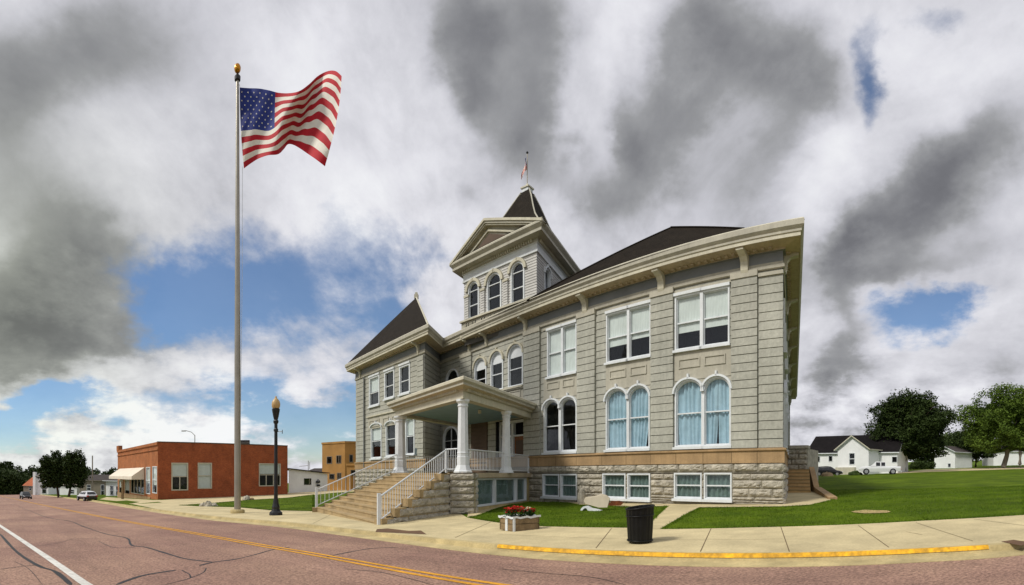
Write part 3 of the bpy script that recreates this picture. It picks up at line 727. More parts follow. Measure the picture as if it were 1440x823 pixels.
# entrance: frame, sidelight door and wooden leaf, set back
b = MB(); W = main
for (a, c, z0, z1) in ((697, 700, 1.75, 5.15), (734.5, 737.5, 1.75, 5.15), (697, 737.5, 4.98, 5.15), (714, 717, 1.75, 5.0), (699, 736, 4.1, 4.2)):
    W.box(b, S(a), S(c), z0, z1, -.5, -.28, M['white'])
ent = b.build('entrance', ch)
b = MB(); W.box(b, S(700), S(714), 1.75, 2.6, -.46, -.38, M['white']); W.box(b, S(700), S(714), 3.4, 3.48, -.46, -.38, M['white']); W.box(b, S(700), S(701.2), 2.6, 3.4, -.46, -.38, M['white']); b.build('door', ent)
b = MB(); W.box(b, S(717), S(734.5), 1.76, 4.1, -.48, -.40, M['doorw']); W.box(b, S(719), S(732.5), 2.9, 3.85, -.40, -.385, M['recess']); b.build('wooden_door', ent)
b = MB(); b.quad(W.P(S(700), 2.6, -.42), W.P(S(714), 2.6, -.42), W.P(S(714), 4.1, -.42), W.P(S(700), 4.1, -.42), M['glass']); b.build('glass', ent)
b = MB(); a, c = S(697), S(737.5)
for q in ((W.P(a, 1.75, -1.4), W.P(c, 1.75, -1.4), W.P(c, 5.15, -1.4), W.P(a, 5.15, -1.4)), (W.P(a, 1.75, 0), W.P(a, 1.75, -1.4), W.P(a, 5.15, -1.4), W.P(a, 5.15, 0)), (W.P(c, 1.75, 0), W.P(c, 1.75, -1.4), W.P(c, 5.15, -1.4), W.P(c, 5.15, 0)),
          (W.P(a, 5.15, 0), W.P(c, 5.15, 0), W.P(c, 5.15, -1.4), W.P(a, 5.15, -1.4))): b.quad(*q, M['dark'])
b.build('room_void', ent)
b = MB(); W.box(b, S(659), S(686), 1.8, 5.25, -.02, .06, M['recess']); boards(b, W, S(659), S(686), 1.8, 5.25, [], .09, M['recess'], pitch=.3, deep=.03); b.build('brown_boarding', ch)

# basement: rock-faced courses, sandstone band, windows
HB = []
for (a, c) in ((949, 988), (991, 1030)): addw(main, HB, a, c, .55, 1.74, tw=.07, curtain=('curtain_dark', [(0.03, .97, .03, .97)]), glass='glassdark', o=.04, rail_at=.52)
for (a, c) in ((848.5, 881), (883.5, 915.5)): addw(main, HB, a, c, .45, 1.72, tw=.07, curtain=('curtain_dark', [(0.03, .97, .03, .97)]), glass='glassdark', o=.04, rail_at=.52)
for (a, c) in ((764, 787.5), (789, 812.5)): addw(main, HB, a, c, .38, 1.70, tw=.07, curtain=('curtain_dark', [(0.03, .97, .03, .97)]), glass='glassdark', o=.04, rail_at=.52)
b = MB(); flat(b, main, 0, main.L, -1.2, Z_SAND0, HB, .035, M['rockjoint'])
rocks(b, main, S(742), main.L + .085, .33, Z_SAND0, HB, .08, M['rock'], M['rockjoint'], course=.365, seed=1); rocks(b, main, S(742), main.L + .07, -.15, .33, [], .06, M['rock'], M['rockjoint'], course=.45, seed=5, amp=.05)
for W_, sd in ((right, 2), (wing, 3), (wingside, 4), (wingleft, 6)):
    flat(b, W_, 0, W_.L, -1.2, Z_SAND0, [], .035, M['rockjoint']); rocks(b, W_, -.085 if W_ is right else 0, W_.L, -.4, Z_SAND0, [], .08, M['rock'], M['rockjoint'], course=.365, seed=sd)
for W_ in (back, back2): flat(b, W_, 0, W_.L, -1.2, Z_SAND0, [], .035, M['rockjoint'])
o = b.build('stone_base', ch)
b = MB(); FP = [W3, W2, W1, W0, C, CB, BK]
sweep(b, FP, [(0.0, Z_SAND0 + .0, M['sand']), (.10, Z_SAND0 + .005, M['sand']), (.10, Z_SAND1 - .12, M['sand']), (.17, Z_SAND1 - .09, M['sand']), (.17, Z_SAND1 - .02, M['sand']), (.0, Z_SAND1 + .03, M['sand'])], True)
for px in (757, 783, 812, 848, 882, 916, 952, 990, 1030, 1066):
    main.box(b, S(px) - .012, S(px) + .012, Z_SAND0 + .02, Z_SAND1 - .11, .098, .104, M['concjoint'])
b.build('sandstone_band', ch)

# wing and the other walls
HW = []
for (pl, pr, zt, zb) in ((519.5, 534, 9.85, 7.05), (541, 555, 9.95, 7.1), (562, 577, 10.0, 7.2)):
    s0, s1 = wing.S(pl), wing.S(pr); zt = wing.Z((pl + pr) / 2, {519.5: 529, 541: 521, 562: 513}[pl]); zb = wing.Z((pl + pr) / 2, {519.5: 571, 541: 560.5, 562: 554}[pl])
    HW.append((s0, s1, zb, zt)); window(ch, wing, s0, s1, zb, zt, tw=.14, head=True, blind=.5 if pl < 530 else None, rail_at=.45)
for (pl, pr, yt, yb) in ((522, 537, 596, 645), (543, 557.5, 593, 642), (570.5, 583.5, 587, 640)):
    s0, s1 = wing.S(pl), wing.S(pr); zt = wing.Z((pl + pr) / 2, yt); zb = wing.Z((pl + pr) / 2, yb)
    HW.append((s0, s1, zb, zt)); window(ch, wing, s0, s1, zb, zt, rise=.3, tw=.12, hood=True, blind=.46 if pl != 543 else None, rail_at=.5)
for W_, hol, nm in ((wing, HW, 'wing_wall'), (wingside, [], 'wing_wall'), (right, [], 'side_wall'), (wingleft, [], 'wing_wall'), (back, [], 'rear_wall'), (back2, [], 'rear_wall')):
    b = MB(); flat(b, W_, 0, W_.L, Z_SAND1, Z_EAVE, hol, -.045, M['joint']); boards(b, W_, 0, W_.L, Z_SAND1, Z_EAVE, hol, 0.0, M['siding']); b.build(nm, ch)
b = MB(); s0, s1 = wing.S(517), wing.S(600); wing.box(b, wing.S(517), wing.S(582), 6.62, 6.74, 0, .14, M['cream'])
zc = 6.05
for p, q in ((520, 534), (539, 547), (552, 566)):
    x0, x1 = wing.S(p), wing.S(q); ring(b, wing, [(x0, zc - .3), (x0, zc + .3), (x1, zc + .3), (x1, zc - .3)], [(x0 + .1, zc - .2), (x0 + .1, zc + .2), (x1 - .1, zc + .2), (x1 - .1, zc - .2)], .07, .02, M['trim'])
wing.box(b, wing.S(518), wing.S(568), 5.6, 6.62, -.02, .025, M['trim'])
b.build('sill_course', ch)
for a, c in ((502.3, 513), (588, 596.6)):
    b = MB(); boards(b, wing, wing.S(a), wing.S(c), Z_SAND1, Z_EAVE - .2, [], .10, M['siding'], deep=.1); b.build('pilaster', ch)
b = MB(); wing.box(b, wing.S(585.2), wing.S(588), 3.1, 3.6, 0, .12, M['bluegrey']); b.build('wall_plaque', ch)

b = MB(); q = wing.S(513.5)
b.tube([wing.P(q, 10.3, .14), wing.P(q, 2.3, .14)], .05, M['frieze'], 8)
for z in (3.5, 6.0, 8.5): wing.box(b, q - .08, q + .08, z, z + .05, 0, .17, M['frieze'])
b.build('downpipe', ch)
# side wall windows, seen from the flank
for k in range(4):
    s = 2.0 + k * 3.6
    window(ch, right, s, s + 1.1, 7.4, 9.8, tw=.1, blind=.5, o=.03, depth=.3); window(ch, right, s, s + 1.1, 3.0, 5.9, rise=.5, tw=.1, hood=True, o=.03, depth=.3)

# cornice all round
b = MB()
CORN = [(.05, Z_EAVE - .10, M['trim']), (.10, Z_EAVE - .06, M['trim']), (.10, Z_EAVE + .06, M['trim']), (.05, Z_EAVE + .10, M['trim']), (.05, Z_EAVE + .20, M['frieze']), (.03, Z_EAVE + .62, M['frieze']),
        (.14, Z_EAVE + .64, M['soffit']), (.14, Z_EAVE + .72, M['soffit']), (.74, Z_EAVE + .80, M['soffit']), (.76, Z_EAVE + .78, M['cream']), (.76, Z_EAVE + .94, M['cream']), (.80, Z_EAVE + .95, M['trim']),
        (.80, Z_EAVE + 1.04, M['trim']), (.90, Z_EAVE + 1.16, M['trim']), (.90, Z_EAVE + 1.38, M['cream']), (.86, Z_EAVE + 1.43, M['cream'])]
eave, _ = sweep(b, FP, CORN, True); ZR = Z_EAVE + 1.33
b.build('cornice', ch)
def bracket(W, s, z, dz=.85, w=.16, out=.7):
    b = MB(); prof = [(.05, z - dz * .9), (.14, z - dz), (.20, z - dz * .8), (.22, z - dz * .45), (.34, z - dz * .25), (out * .8, z - .14), (out, z - .1), (out, z), (.05, z)]
    L_ = [W.P(s - w / 2, q, o) for o, q in prof]; R_ = [W.P(s + w / 2, q, o) for o, q in prof]
    b.face(L_, M['cream']); b.face(R_[::-1], M['cream'])
    for i in range(len(prof)):
        j = (i + 1) % len(prof); b.quad(L_[i], R_[i], R_[j], L_[j], M['cream'])
    return b.build('bracket', ch)
for px, w_ in ((1049, .34), (932, .34), (825, .32), (741, .2), (686, .2), (662, .2)): bracket(main, S(px), Z_EAVE + .78, dz=.95 if w_ > .3 else .85, w=w_)
for px in (508, 590): bracket(wing, wing.S(px), Z_EAVE + .78)
for s in (.6, 6, 11, 15.5, 21, 27, 33, 38.5): bracket(right, s, Z_EAVE + .78, w=.3)
for W_ in (main, wing, right):
    b = MB(); s = .3
    while s < W_.L - .2:
        W_.box(b, s, s + .15, Z_EAVE + .66, Z_EAVE + .775, .16, .34, M['soffit']); s += .34
    b.build('modillion_course', ch)

# roofs
def roof_faces(name, faces, m='roof', th=.08):
    b = MB()
    for f in faces: b.face(f, M[m])
    return b.build(name, ch)
e3, e2, e1, e0, ec, ecb, ebk = [V3(p, ZR) for p in eave]
R1 = V3(pd(943, 31.7), 17.85); R2 = V3(pd(1047, 31.6), 17.72)
def pmain(px, off): r = ray(px); return r * ((DM - off) / r.dot(NM))
FL = V3(pmain(741, 1.0), ZR - .01); BL = FL + Vector((SIDE.x, SIDE.y, 0)) * 17.5
HR = ec + Vector((SIDE.x, SIDE.y, 0)) * 17.5
roof_faces('hip_roof', [(FL, ec, R2, R1), (ec, HR, R2), (HR, BL, R1, R2), (BL, FL, R1)])
roof_faces('rear_roof', [(HR, ecb, ebk, BL)])
b = MB(); b.tube([R1 + Vector((0, 0, .03)), R2 + Vector((0, 0, .03))], .07, M['roof'], 6); b.tube([FL, R1], .06, M['roof'], 6); b.tube([ec, R2], .06, M['roof'], 6); b.build('ridge_cap', ch)
# wing pyramid
AP = V3(pd(585.5, 42.6), 17.3)
wr = V3(W0, ZR) + Vector((.6, 3.6, 0)); wb3 = e3 + Vector((2.0, 0, 0)) * 0
wk = V3(V2(wr.x + .6, wr.y + 7.5), ZR)
roof_faces('wing_roof', [(e3, e2, AP), (e2, e1, AP), (e1, V3(pd(628, 44.5), ZR - .3), AP), (V3(pd(628, 44.5), ZR - .3), e3, AP)])
b = MB(); b.tube([e1, AP], .07, M['cream'], 6)
b.cbox(AP + Vector((0, 0, -.12)), .34, .34, .35, M['cream']); b.cbox(AP + Vector((0, 0, .23)), .2, .2, .18, M['cream']); b.build('roof_finial', ch)
# low roof between wing and tower
midr = V3(pd(640, 47), 14.0)
roof_faces('centre_roof', [(e0 + Vector((.05, 0, 0)), FL + Vector((0, 0, -.02)), V3(pd(740, 40), 15.0), midr), (e1, e0, midr), (V3(pd(740, 40), 15.0), BL + Vector((0, 0, -.1)), ebk, midr), (ebk, e3, midr), (e1, midr, e3)])

# ------------------------------------------------------------------ bell tower
A0, A1, A2 = pd(632, 34.2), pd(763, 28.0), pd(820, 35.7); A3 = A0 + A2 - A1
def inset(poly, d):
    n = len(poly); out = []
    for i in range(n):
        d1 = (poly[i] - poly[i - 1]).normalized(); d2 = (poly[(i + 1) % n] - poly[i]).normalized()
        n1 = Vector((d1.y, -d1.x)); n2 = Vector((d2.y, -d2.x)); s = n1 + n2
        out.append(poly[i] - s * (d / max(.25, 1 + n1.dot(n2))))
    return out
T0, T1, T2, T3 = inset([A0, A1, A2, A3], .85)
tf, tr, tb, tl = Wall(T0, T1), Wall(T1, T2), Wall(T2, T3), Wall(T3, T0)
TH = []
for (pl, pr, yt, yb) in ((658.5, 674, 396, 447), (685, 705.5, 383.5, 437), (718.5, 738, 368, 422)):
    s0, s1 = tf.S(pl), tf.S(pr); pm = (pl + pr) / 2; z1 = tf.Z(pm, yt); z0 = 12.52
    TH.append((s0, s1, z0, z1)); window(ch, tf, s0, s1, z0, z1, rise=(s1 - s0) * .5, tw=.11, hood=True, hoodm='cream', hw=.2, fan=-.05, rail_at=.36, spandrel='towerw', sill=False, depth=1.5, blind=None)
TR = []
for (a, c) in ((1.2, 2.25), (4.1, 5.1)):
    TR.append((a, c, 12.5, 14.9)); window(ch, tr, a, c, 12.5, 14.9, rise=.5, tw=.11, hood=True, rail_at=.36, spandrel='towerw', sill=False, depth=1.2)
for W_, h in ((tf, TH), (tr, TR), (tb, []), (tl, [])):
    b = MB(); flat(b, W_, 0, W_.L, 10.8, 15.25, h, -.03, M['towerj']); boards(b, W_, 0, W_.L, 12.4, 15.25, h, 0, M['towerw'], pitch=.165, gap=.022, deep=.03, lap=.02); b.build('tower_wall', ch)
for W_, cs in ((tf, ((.15, .55), (tf.S(677), tf.S(682.5)), (tf.S(709), tf.S(715)))),):
    for a, c in cs:
        b = MB(); boards(b, W_, a, c, 12.4, 14.1, [], .09, M['towerw'], pitch=.165, gap=.022, deep=.09, lap=.02); W_.box(b, a - .04, c + .04, 14.1, 14.25, 0, .15, M['cream'])
        b.build('tower_pilaster', ch)
b = MB()
for W_ in (tf, tr):   # apron below the belfry sills
    W_.box(b, -.12, W_.L + .12, 12.34, 12.46, -.05, .34, M['cream']); W_.box(b, -.06, W_.L + .06, 11.5, 12.34, -.05, .20, M['trim']); W_.box(b, -.1, W_.L + .1, 11.3, 11.5, -.05, .3, M['cream'])
b.build('tower_apron', ch)
b = MB(); rnd = random.Random(3)
for a, c in ((656, 672), (678.5, 710), (722, 735.5)):
    s0, s1 = tf.S(a), tf.S(c); tf.box(b, s0, s1, 11.74, 12.24, .19, .205, M['dark'])
    x = s0 + .06
    while x < s1 - .08: tf.box(b, x, x + .055, 11.8, 12.2, .2, .25, M['cream']); x += .125 * rnd.choice((1, 1, 1.4))
b.build('apron_balustrade', ch)
b = MB(); TP = [T0, T1, T2, T3]
TC = [(.04, 15.2, M['white']), (.10, 15.22, M['white']), (.10, 15.34, M['frieze']), (.05, 15.36, M['white']), (.05, 15.72, M['white']), (.14, 15.78, M['trim']), (.14, 15.98, M['trim']), (.66, 16.06, M['soffit']), (.68, 16.03, M['trim']), (.68, 16.2, M['trim']), (.85, 16.4, M['trim']), (.85, 16.5, M['cream']), (.82, 16.56, M['cream'])]
te, _ = sweep(b, TP, TC, True); b.build('tower_cornice', ch)
for W_ in (tf, tr):
    b = MB(); s = .1
    while s < W_.L - .1: W_.box(b, s, s + .1, 15.82, 15.99, .14, .26, M['cream']); s += .2
    b.build('dentil_course', ch)
te = [V3(p, 16.56) for p in te]
TA = V3(pd(741.5, 33.6), 21.2)
b = MB(); base_c = Vector(((te[0] + te[2]) / 2)); rows = []
for k, z in ((1, 16.57), (.74, 17.25), (.50, 18.3), (.36, 19.2), (.20, 20.4), (.09, 21.2)):
    t = (1 - k); c = base_c.lerp(Vector((TA.x, TA.y, 0)), min(1, t * 1.15)); rows.append([Vector((c.x + (p.x - base_c.x) * k, c.y + (p.y - base_c.y) * k, z)) for p in te])
b.grid(rows, M['roof'], True); b.face([p for p in rows[-1]], M['roof']); b.build('tower_roof', ch)
b = MB()
for q in (0, 1, 2): b.tube([r[q] + Vector((0, 0, .02)) for r in rows], .05, M['trim'], 5)
b.build('ridge_cap', ch)
# gabled pediment on the front of the tower
b = MB()
fd = (te[1] - te[0]); fdn = fd.normalized(); fn = Vector((fdn.y, -fdn.x, 0)); midp = te[0] + fd * .42; gz = 1.80
apx = midp + Vector((0, 0, gz)); inn = -fn
def tri_prism(p, q, r_, depth, m, off=0.0):
    P_ = [v + fn * off for v in (p, q, r_)]; Q_ = [v - fn * depth for v in P_]
    b.face(P_, m); b.face(Q_[::-1], m)
    for i in range(3):
        j = (i + 1) % 3; b.quad(P_[i], Q_[i], Q_[j], P_[j], m)
rk = .34
L0, L1 = te[0], te[1]
def rake(p, q, thick, out0, out1, m):
    """raking moulding from eave point p up to apex q, hanging THICK below"""
    d = Vector((0, 0, -thick)); a, c = p + fn * out1, q + fn * out1; e, f = p + fn * out0, q + fn * out0
    b.quad(a, c, c + d, a + d, m); b.quad(a, e, f, c, m); b.quad(a + d, c + d, f + d, e + d, m)
for p in (L0, L1):
    rake(p, apx, .16, -.5, .06, M['cream']); rake(p.lerp(apx, .02) - Vector((0, 0, .16)), apx - Vector((0, 0, .16)), .14, -.5, -.02, M['trim'])
    rake(p.lerp(apx, .05) - Vector((0, 0, .30)), apx - Vector((0, 0, .30)), .10, -.5, -.10, M['cream'])
tri_prism(L0.lerp(midp, .04), L1.lerp(midp, .04), apx - Vector((0, 0, .1)), .35, M['trim'], -.42)
q0, q1 = L0.lerp(midp, .40), L1.lerp(midp, .40); qa = apx - Vector((0, 0, .62))
for p in (q0, q1):
    rake(p + Vector((0, 0, .05)), qa, .12, -.43, -.30, M['cream'])
tri_prism(L0.lerp(midp, .52), L1.lerp(midp, .52), apx - Vector((0, 0, .86)), .02, M['recess'], -.405)
b.build('pediment', ch)
b = MB()
bk0 = te[0] + inn * 4.2; 
ridge_in = apx + inn * 4.4
b.face([L0 + fn * .06, apx + fn * .06, ridge_in], M['trim']); b.face([L1 + fn * .06, ridge_in, apx + fn * .06], M['trim'])
b.face([L0 + Vector((0, 0, -.02)), L1 + Vector((0, 0, -.02)), ridge_in], M['roof'])
b.build('pediment_roof', ch)
b = MB()
cz = Vector((TA.x, TA.y, 20.85)); b.cbox(cz, .78, .78, .22, M['cream'], .9); b.cbox(cz + Vector((0, 0, .22)), .55, .55, .42, M['white'], .9); b.cbox(cz + Vector((0, 0, .64)), .68, .68, .1, M['cream'], .9)
b.lathe(cz + Vector((0, 0, .74)), [(.24, 0), (.14, .16), (.05, .3)], M['cream'], 10); b.build('roof_finial', ch)
fpt = cz + Vector((0, 0, .95))
b = MB(); b.tube([fpt, fpt + Vector((0, 0, 2.15))], .035, M['steel'], 8)
b.lathe(fpt + Vector((0, 0, 2.15)), [(.02, 0), (.075, .05), (.09, .1), (.06, .16), (.01, .2)], M['black'], 10)
o = b.build('roof_flagpole'); tag(o, 'thin flagpole with dark ball standing on the very top of the bell tower', 'flagpole')

# ------------------------------------------------------------------ porch
PC = pd(651, 22.0); PL = pd(563, 28.3); PRm = pd(712, 26.1); PW = main.A + main.u * S(743.5) - main.n * 0
dRn = (PW - PC).normalized()
PBL = PL + dRn * 7.7
Lf, Rt, Bl = Wall(PL, PC), Wall(PC, PW), Wall(PBL, PL)
POLY = [PBL, PL, PC, PW]
b = MB()
PR = [(-.22, 5.06, M['trim']), (.24, 5.06, M['cream']), (.24, 5.36, M['trim']), (.28, 5.38, M['soffit']), (.28, 5.46, M['soffit']), (.60, 5.56, M['trim']), (.60, 5.66, M['trim']), (.70, 5.74, M['cream']), (.70, 5.86, M['cream']), (.66, 5.90, M['trim'])]
pe, _ = sweep(b, POLY, PR); sweep(b, POLY, [(-.22, 5.06, M['trim']), (-.22, 5.24, M['trim'])])
b.build('porch_entablature', ch)
for W_ in (Lf, Rt):
    b = MB(); s = -.2
    while s < W_.L + .1: W_.box(b, s, s + .09, 5.39, 5.50, .28, .40, M['cream']); s += .19
    b.build('porch_dentils', ch)
b = MB(); b.face([V3(p, 5.22) for p in POLY][::-1], M['ceil']); b.build('porch_ceiling', ch)
b = MB(); ctr = (POLY[0] + POLY[3]) / 2
b.face([V3(pe[1], 5.9), V3(pe[2], 5.9), V3(ctr, 6.25)], M['roof']); b.face([V3(pe[2], 5.9), V3(pe[3], 5.9), V3(ctr, 6.25)], M['roof']); b.face([V3(pe[0], 5.9), V3(pe[1], 5.9), V3(ctr, 6.25)], M['roof']); b.build('porch_roof', ch)
b = MB(); b.tube([V3(PC.lerp(ctr, .45), 5.2), V3(PC.lerp(ctr, .45), 5.02)], .09, M['cream'], 10); b.build('ceiling_lamp', ch)
FZ = 1.75
def column(c, zb=FZ, w=1.0, rot=None):
    b = MB(); c = V3(c, zb); rows = []
    a0 = atan2(c.y, c.x) + pi / 8
    def prof(pr):
        for (r, z) in pr: rows.append([c + Vector((r * cos(a0 + 2 * pi * j / 8), r * sin(a0 + 2 * pi * j / 8), z)) for j in range(8)])
    prof([(.50 * w, 0), (.50 * w, .06), (.44 * w, .12), (.33 * w, .34), (.33 * w, .72), (.31 * w, .74), (.31 * w, .86), (.325 * w, .88), (.30 * w, .95), (.255 * w, 2.9), (.255 * w, 2.98), (.29 * w, 3.0), (.29 * w, 3.05), (.26 * w, 3.07), (.26 * w, 3.12), (.33 * w, 3.2), (.36 * w, 3.22), (.36 * w, 3.32)])
    b.grid(rows, M['white'], True); b.face(rows[0][::-1], M['white']); b.face(rows[-1], M['white'])
    return b.build('column', ch)
column(PC, w=.9); column(PL, w=1.12); column(PRm, w=.84); column(PBL + (PL - PBL).normalized() * .4, w=.9)
# floor and the walls below it
b = MB(); pf = [V3(p, FZ) for p in inset([PBL, PL, PC, PW], -.28)]
dn = Vector((0, 0, -.24))
b.face(pf, M['step'])
for i in range(4): b.quad(pf[i], pf[(i + 1) % 4], pf[(i + 1) % 4] + dn, pf[i] + dn, M['soffit'] if i == 2 else M['step'])
b.build('porch_floor', ch)
HP = []
Rb = Wall(PC + Rt.n * .10, PW + Rt.n * .10)
for (a, c) in ((669.5, 695.5), (696, 725.5), (726, 739.5)):
    s0, s1 = Rb.S(a), Rb.S(c); HP.append((s0, s1, .12, 1.48)); window(ch, Rb, s0, s1, .12, 1.48, tw=.06, mid=False, sill=False, curtain=('curtain_dark', [(.03, .97, .03, .97)]), glass='glassdark')
b = MB(); flat(b, Rb, 0, Rb.L, -.8, 1.5, HP, 0, M['concrete2']); Rb.box(b, .3, Rb.L, -.3, .1, 0, .05, M['concrete2']); b.build('porch_base', ch)
b = MB()
Pw = Wall(pd(632.5, 21.35), pd(667.5, 21.35)); Pr = Wall(pd(667.5, 21.35), pd(669.5, 22.5)); Pl = Wall(pd(631.5, 22.5), pd(632.5, 21.35))
for W_, sd in ((Pw, 21), (Pr, 22), (Pl, 23)):
    flat(b, W_, .02, W_.L - .02, -.8, FZ - .02, [], .03, M['rockjoint']); rocks(b, W_, 0, W_.L, -.1, FZ - .02, [], .07, M['rock'], M['rockjoint'], course=.31, block=1.6, seed=sd)
b.face([V3(p, FZ - .01) for p in (pd(631.8, 22.6), pd(631.8, 21.27), pd(668.3, 21.27), pd(669.8, 22.6))], M['concrete2']); b.build('stone_pier', ch)
b = MB(); flat(b, Bl, 0, Bl.L, -1.2, 1.5, [], .03, M['rockjoint']); rocks(b, Bl, 0, Bl.L, -.4, 1.5, [], .07, M['rock'], M['rockjoint'], seed=31)
flat(b, Lf, 0, Lf.L, -1.2, 1.5, [], -.1, M['rockjoint']); b.build('porch_base', ch)

# stairs
BR_, BL_ = gp(533, 738.5), gp(445, 720.5); TR_ = PC + (PL - PC).normalized() * 1.05 + Lf.n * .28; TL_ = PL + (PC - PL).normalized() * .15 + Lf.n * .28
NS = 11; zg = -.27
def st(f, side):  # plan position along the flight, f = 0 at the foot
    return (BR_.lerp(TR_, f) if side > 0 else BL_.lerp(TL_, f))
hh = (FZ - zg) / NS
b = MB(); mid_bow = .5
for i in range(NS):
    f0, f1 = i / NS, (i + 1) / NS; z0, z1 = zg + i * hh, zg + (i + 1) * hh
    L_, R_ = st(f0, -1), st(f0, 1); L2, R2_ = st(f1, -1), st(f1, 1)
    nose = (R_ - R2_).normalized() * .03
    b.quad(V3(L_, z0 if i else zg - .5), V3(R_, z0 if i else zg - .5), V3(R_, z1 - .05), V3(L_, z1 - .05), M['step'])
    b.quad(V3(L_ + nose, z1 - .05), V3(R_ + nose, z1 - .05), V3(R_ + nose, z1), V3(L_ + nose, z1), M['step'])
    b.quad(V3(L_, z1 - .05), V3(R_, z1 - .05), V3(R_ + nose, z1 - .05), V3(L_ + nose, z1 - .05), M['step'])
    b.quad(V3(L_ + nose, z1), V3(R_ + nose, z1), V3(R2_, z1), V3(L2, z1), M['step'])
stairs = b.build('porch_stairs', ch)
Sw = Wall(BR_ + V2(.10, .02), pd(634, 21.6)); Slen = Sw.L
b = MB()
def sstart(z): return max(0, (z - zg - .12) / (FZ - zg) * Slen * 1.0)
pts = [(0, zg - .6), (Slen, zg - .6), (Slen, FZ - .03)]
pts += [(0, zg - .05)]
b.face([Sw.P(s, z, .02) for s, z in pts], M['step'])
rocks(b, Sw, 0, Slen, zg - .02, FZ - .06, [], .06, M['rock'], M['rockjoint'], course=.335, block=1.5, seed=41, start=lambda z: max(.1, (z - zg + .10) / (FZ - zg) * Slen))
# stepped backing behind the rails
for i in range(6):
    z1 = zg + (i + 1) * .335; s0 = max(0, (z1 - .335 - zg - .05) / (FZ - zg) * Slen + .15); Sw.box(b, s0 - .1, min(Slen, s0 + .62), zg + i * .335, min(z1 - .02, FZ - .05), -.3, .05, M['step'])
b.build('stair_side_wall', ch)
b = MB()
Lw = Wall(TL_ + V2(-.08, 0), BL_ + V2(-.08, 0)); b.face([Lw.P(0, -1, 0), Lw.P(Lw.L, -1, 0), Lw.P(Lw.L, zg + .05, 0), Lw.P(0, FZ, 0)], M['step']); b.cbox(V3(BL_ + V2(-.05, -.05), -.75), .32, .32, .62, M['step'], .4); b.build('stair_side_wall', ch)

def railing(P, name='railing', hgt=1.02, bottom=.16, posts=True, spacing=.145, endpost=(True, True), ph=None):
    """P: list of 3-D points on the floor or nose line"""
    b = MB(); P = [Vector(p) for p in P]
    for i in range(len(P) - 1):
        for h, r in ((hgt, .034), (bottom, .028)): b.tube([P[i] + Vector((0, 0, h)), P[i + 1] + Vector((0, 0, h))], r, M['white'], 6)
    if endpost[0]: b.cbox(P[0] + Vector((0, 0, -.25)), .13, .13, (ph or hgt) + .30, M['white'], .5)
    if endpost[1]: b.cbox(P[-1], .09, .09, hgt + .05, M['white'], .5)
    r = b.build(name, ch); r['kind'] = 'thing'
    proto = None; off = Vector(ch.location)
    for i in range(len(P) - 1):
        d = P[i + 1] - P[i]; ln = Vector((d.x, d.y)).length; n = max(2, int(ln / spacing))
        for k in range(1, n):
            p = P[i] + d * (k / n)
            if proto is None:
                m_ = MB(); m_.box(Vector((-.011, -.011, bottom)) + off, (.022, 0, 0), (0, .022, 0), (0, 0, hgt - bottom), M['white']); o = m_.build('baluster', r); proto = o
            else:
                o = proto.copy(); COL.objects.link(o); o.parent = r
            o.location = p - off
    return r
del_k = hh
ra = V3(st(0, 1), zg) + Vector((0, 0, .02)); rb = V3(st(1, 1), FZ)
railing([ra, rb], endpost=(True, True), ph=1.18, spacing=.19, hgt=1.08, bottom=.22)
railing([rb, V3(PC + (PL - PC).normalized() * .3 + Lf.n * .1, FZ)], endpost=(False, False), hgt=1.1)
la = V3(st(0, -1), zg) + Vector((0, 0, .02)); lb = V3(st(1, -1), FZ)
railing([la, lb], endpost=(True, False), ph=1.18, spacing=.24, hgt=1.08, bottom=.22)
railing([V3(PC + dRn * .32, FZ), V3(PRm - dRn * .3, FZ)], endpost=(False, False), hgt=1.08, spacing=.15, bottom=.13)
railing([V3(PRm + dRn * .3, FZ), V3(PW - dRn * .15 + Rt.n * .05, FZ)], endpost=(False, True), hgt=1.05, spacing=.15, bottom=.13)
railing([V3(PL + dRn * .4, FZ), V3(PBL - dRn * .1, FZ)], endpost=(False, True), hgt=1.05, spacing=.22, bottom=.13)

# ------------------------------------------------------------------ side entrance stairs
NX = 7; za_, zb_ = .57, 2.0
cl = pd(1106.5, 28.6); cr = pd(1140, 28.0); runv = V2(sin(radians(33)), cos(radians(33)))
b = MB()
for i in range(NX):
    z0, z1 = za_ + (zb_ - za_) * i / NX, za_ + (zb_ - za_) * (i + 1) / NX; a, c = cl + runv * .33 * i, cr + runv * .33 * i + V2(-.05, 0) * 0; e, f = a + runv * .33, c + runv * .33
    b.quad(V3(a, z0 - (.5 if i == 0 else 0)), V3(c, z0 - (.5 if i == 0 else 0)), V3(c, z1), V3(a, z1), mat('side_step_brightened', lin(232, 198, 142, .9), .9, .1, 2.0, fine=.08)); b.box(V3(a - runv * .05, z1 - .05), V3(c - a, 0), V3(runv * .06, 0), (0, 0, .056), M['step']); b.quad(V3(a - runv * .02, z1), V3(c - runv * .02, z1), V3(f, z1), V3(e, z1), M['sand'])  # riser colour brightened against the building's shade; darker nosings draw in shadow lines
o = b.build('side_stairs', ch)
b = MB(); W_ = Wall(cl + runv * 2.35 + V2(-.4, 0), cr + runv * 2.35 - V2(.12, .0)); flat(b, W_, 0, W_.L, 1.6, 3.42, [], 0, M['rockjoint']); rocks(b, W_, 0, W_.L, 1.95, 3.3, [], .05, M['rock'], M['rockjoint'], course=.34, seed=51)
W_.box(b, -.05, W_.L + .05, 3.3, 3.5, -.5, .16, M['rock']); W_.box(b, W_.L - .3, W_.L, 0, 3.3, -3, 0, M['rock']); b.build('stair_parapet', ch)
b = MB(); t0, t1 = cr + runv * 2.4, gp(1165, 703); m0 = cr + runv * .2 + V2(.25, 0)
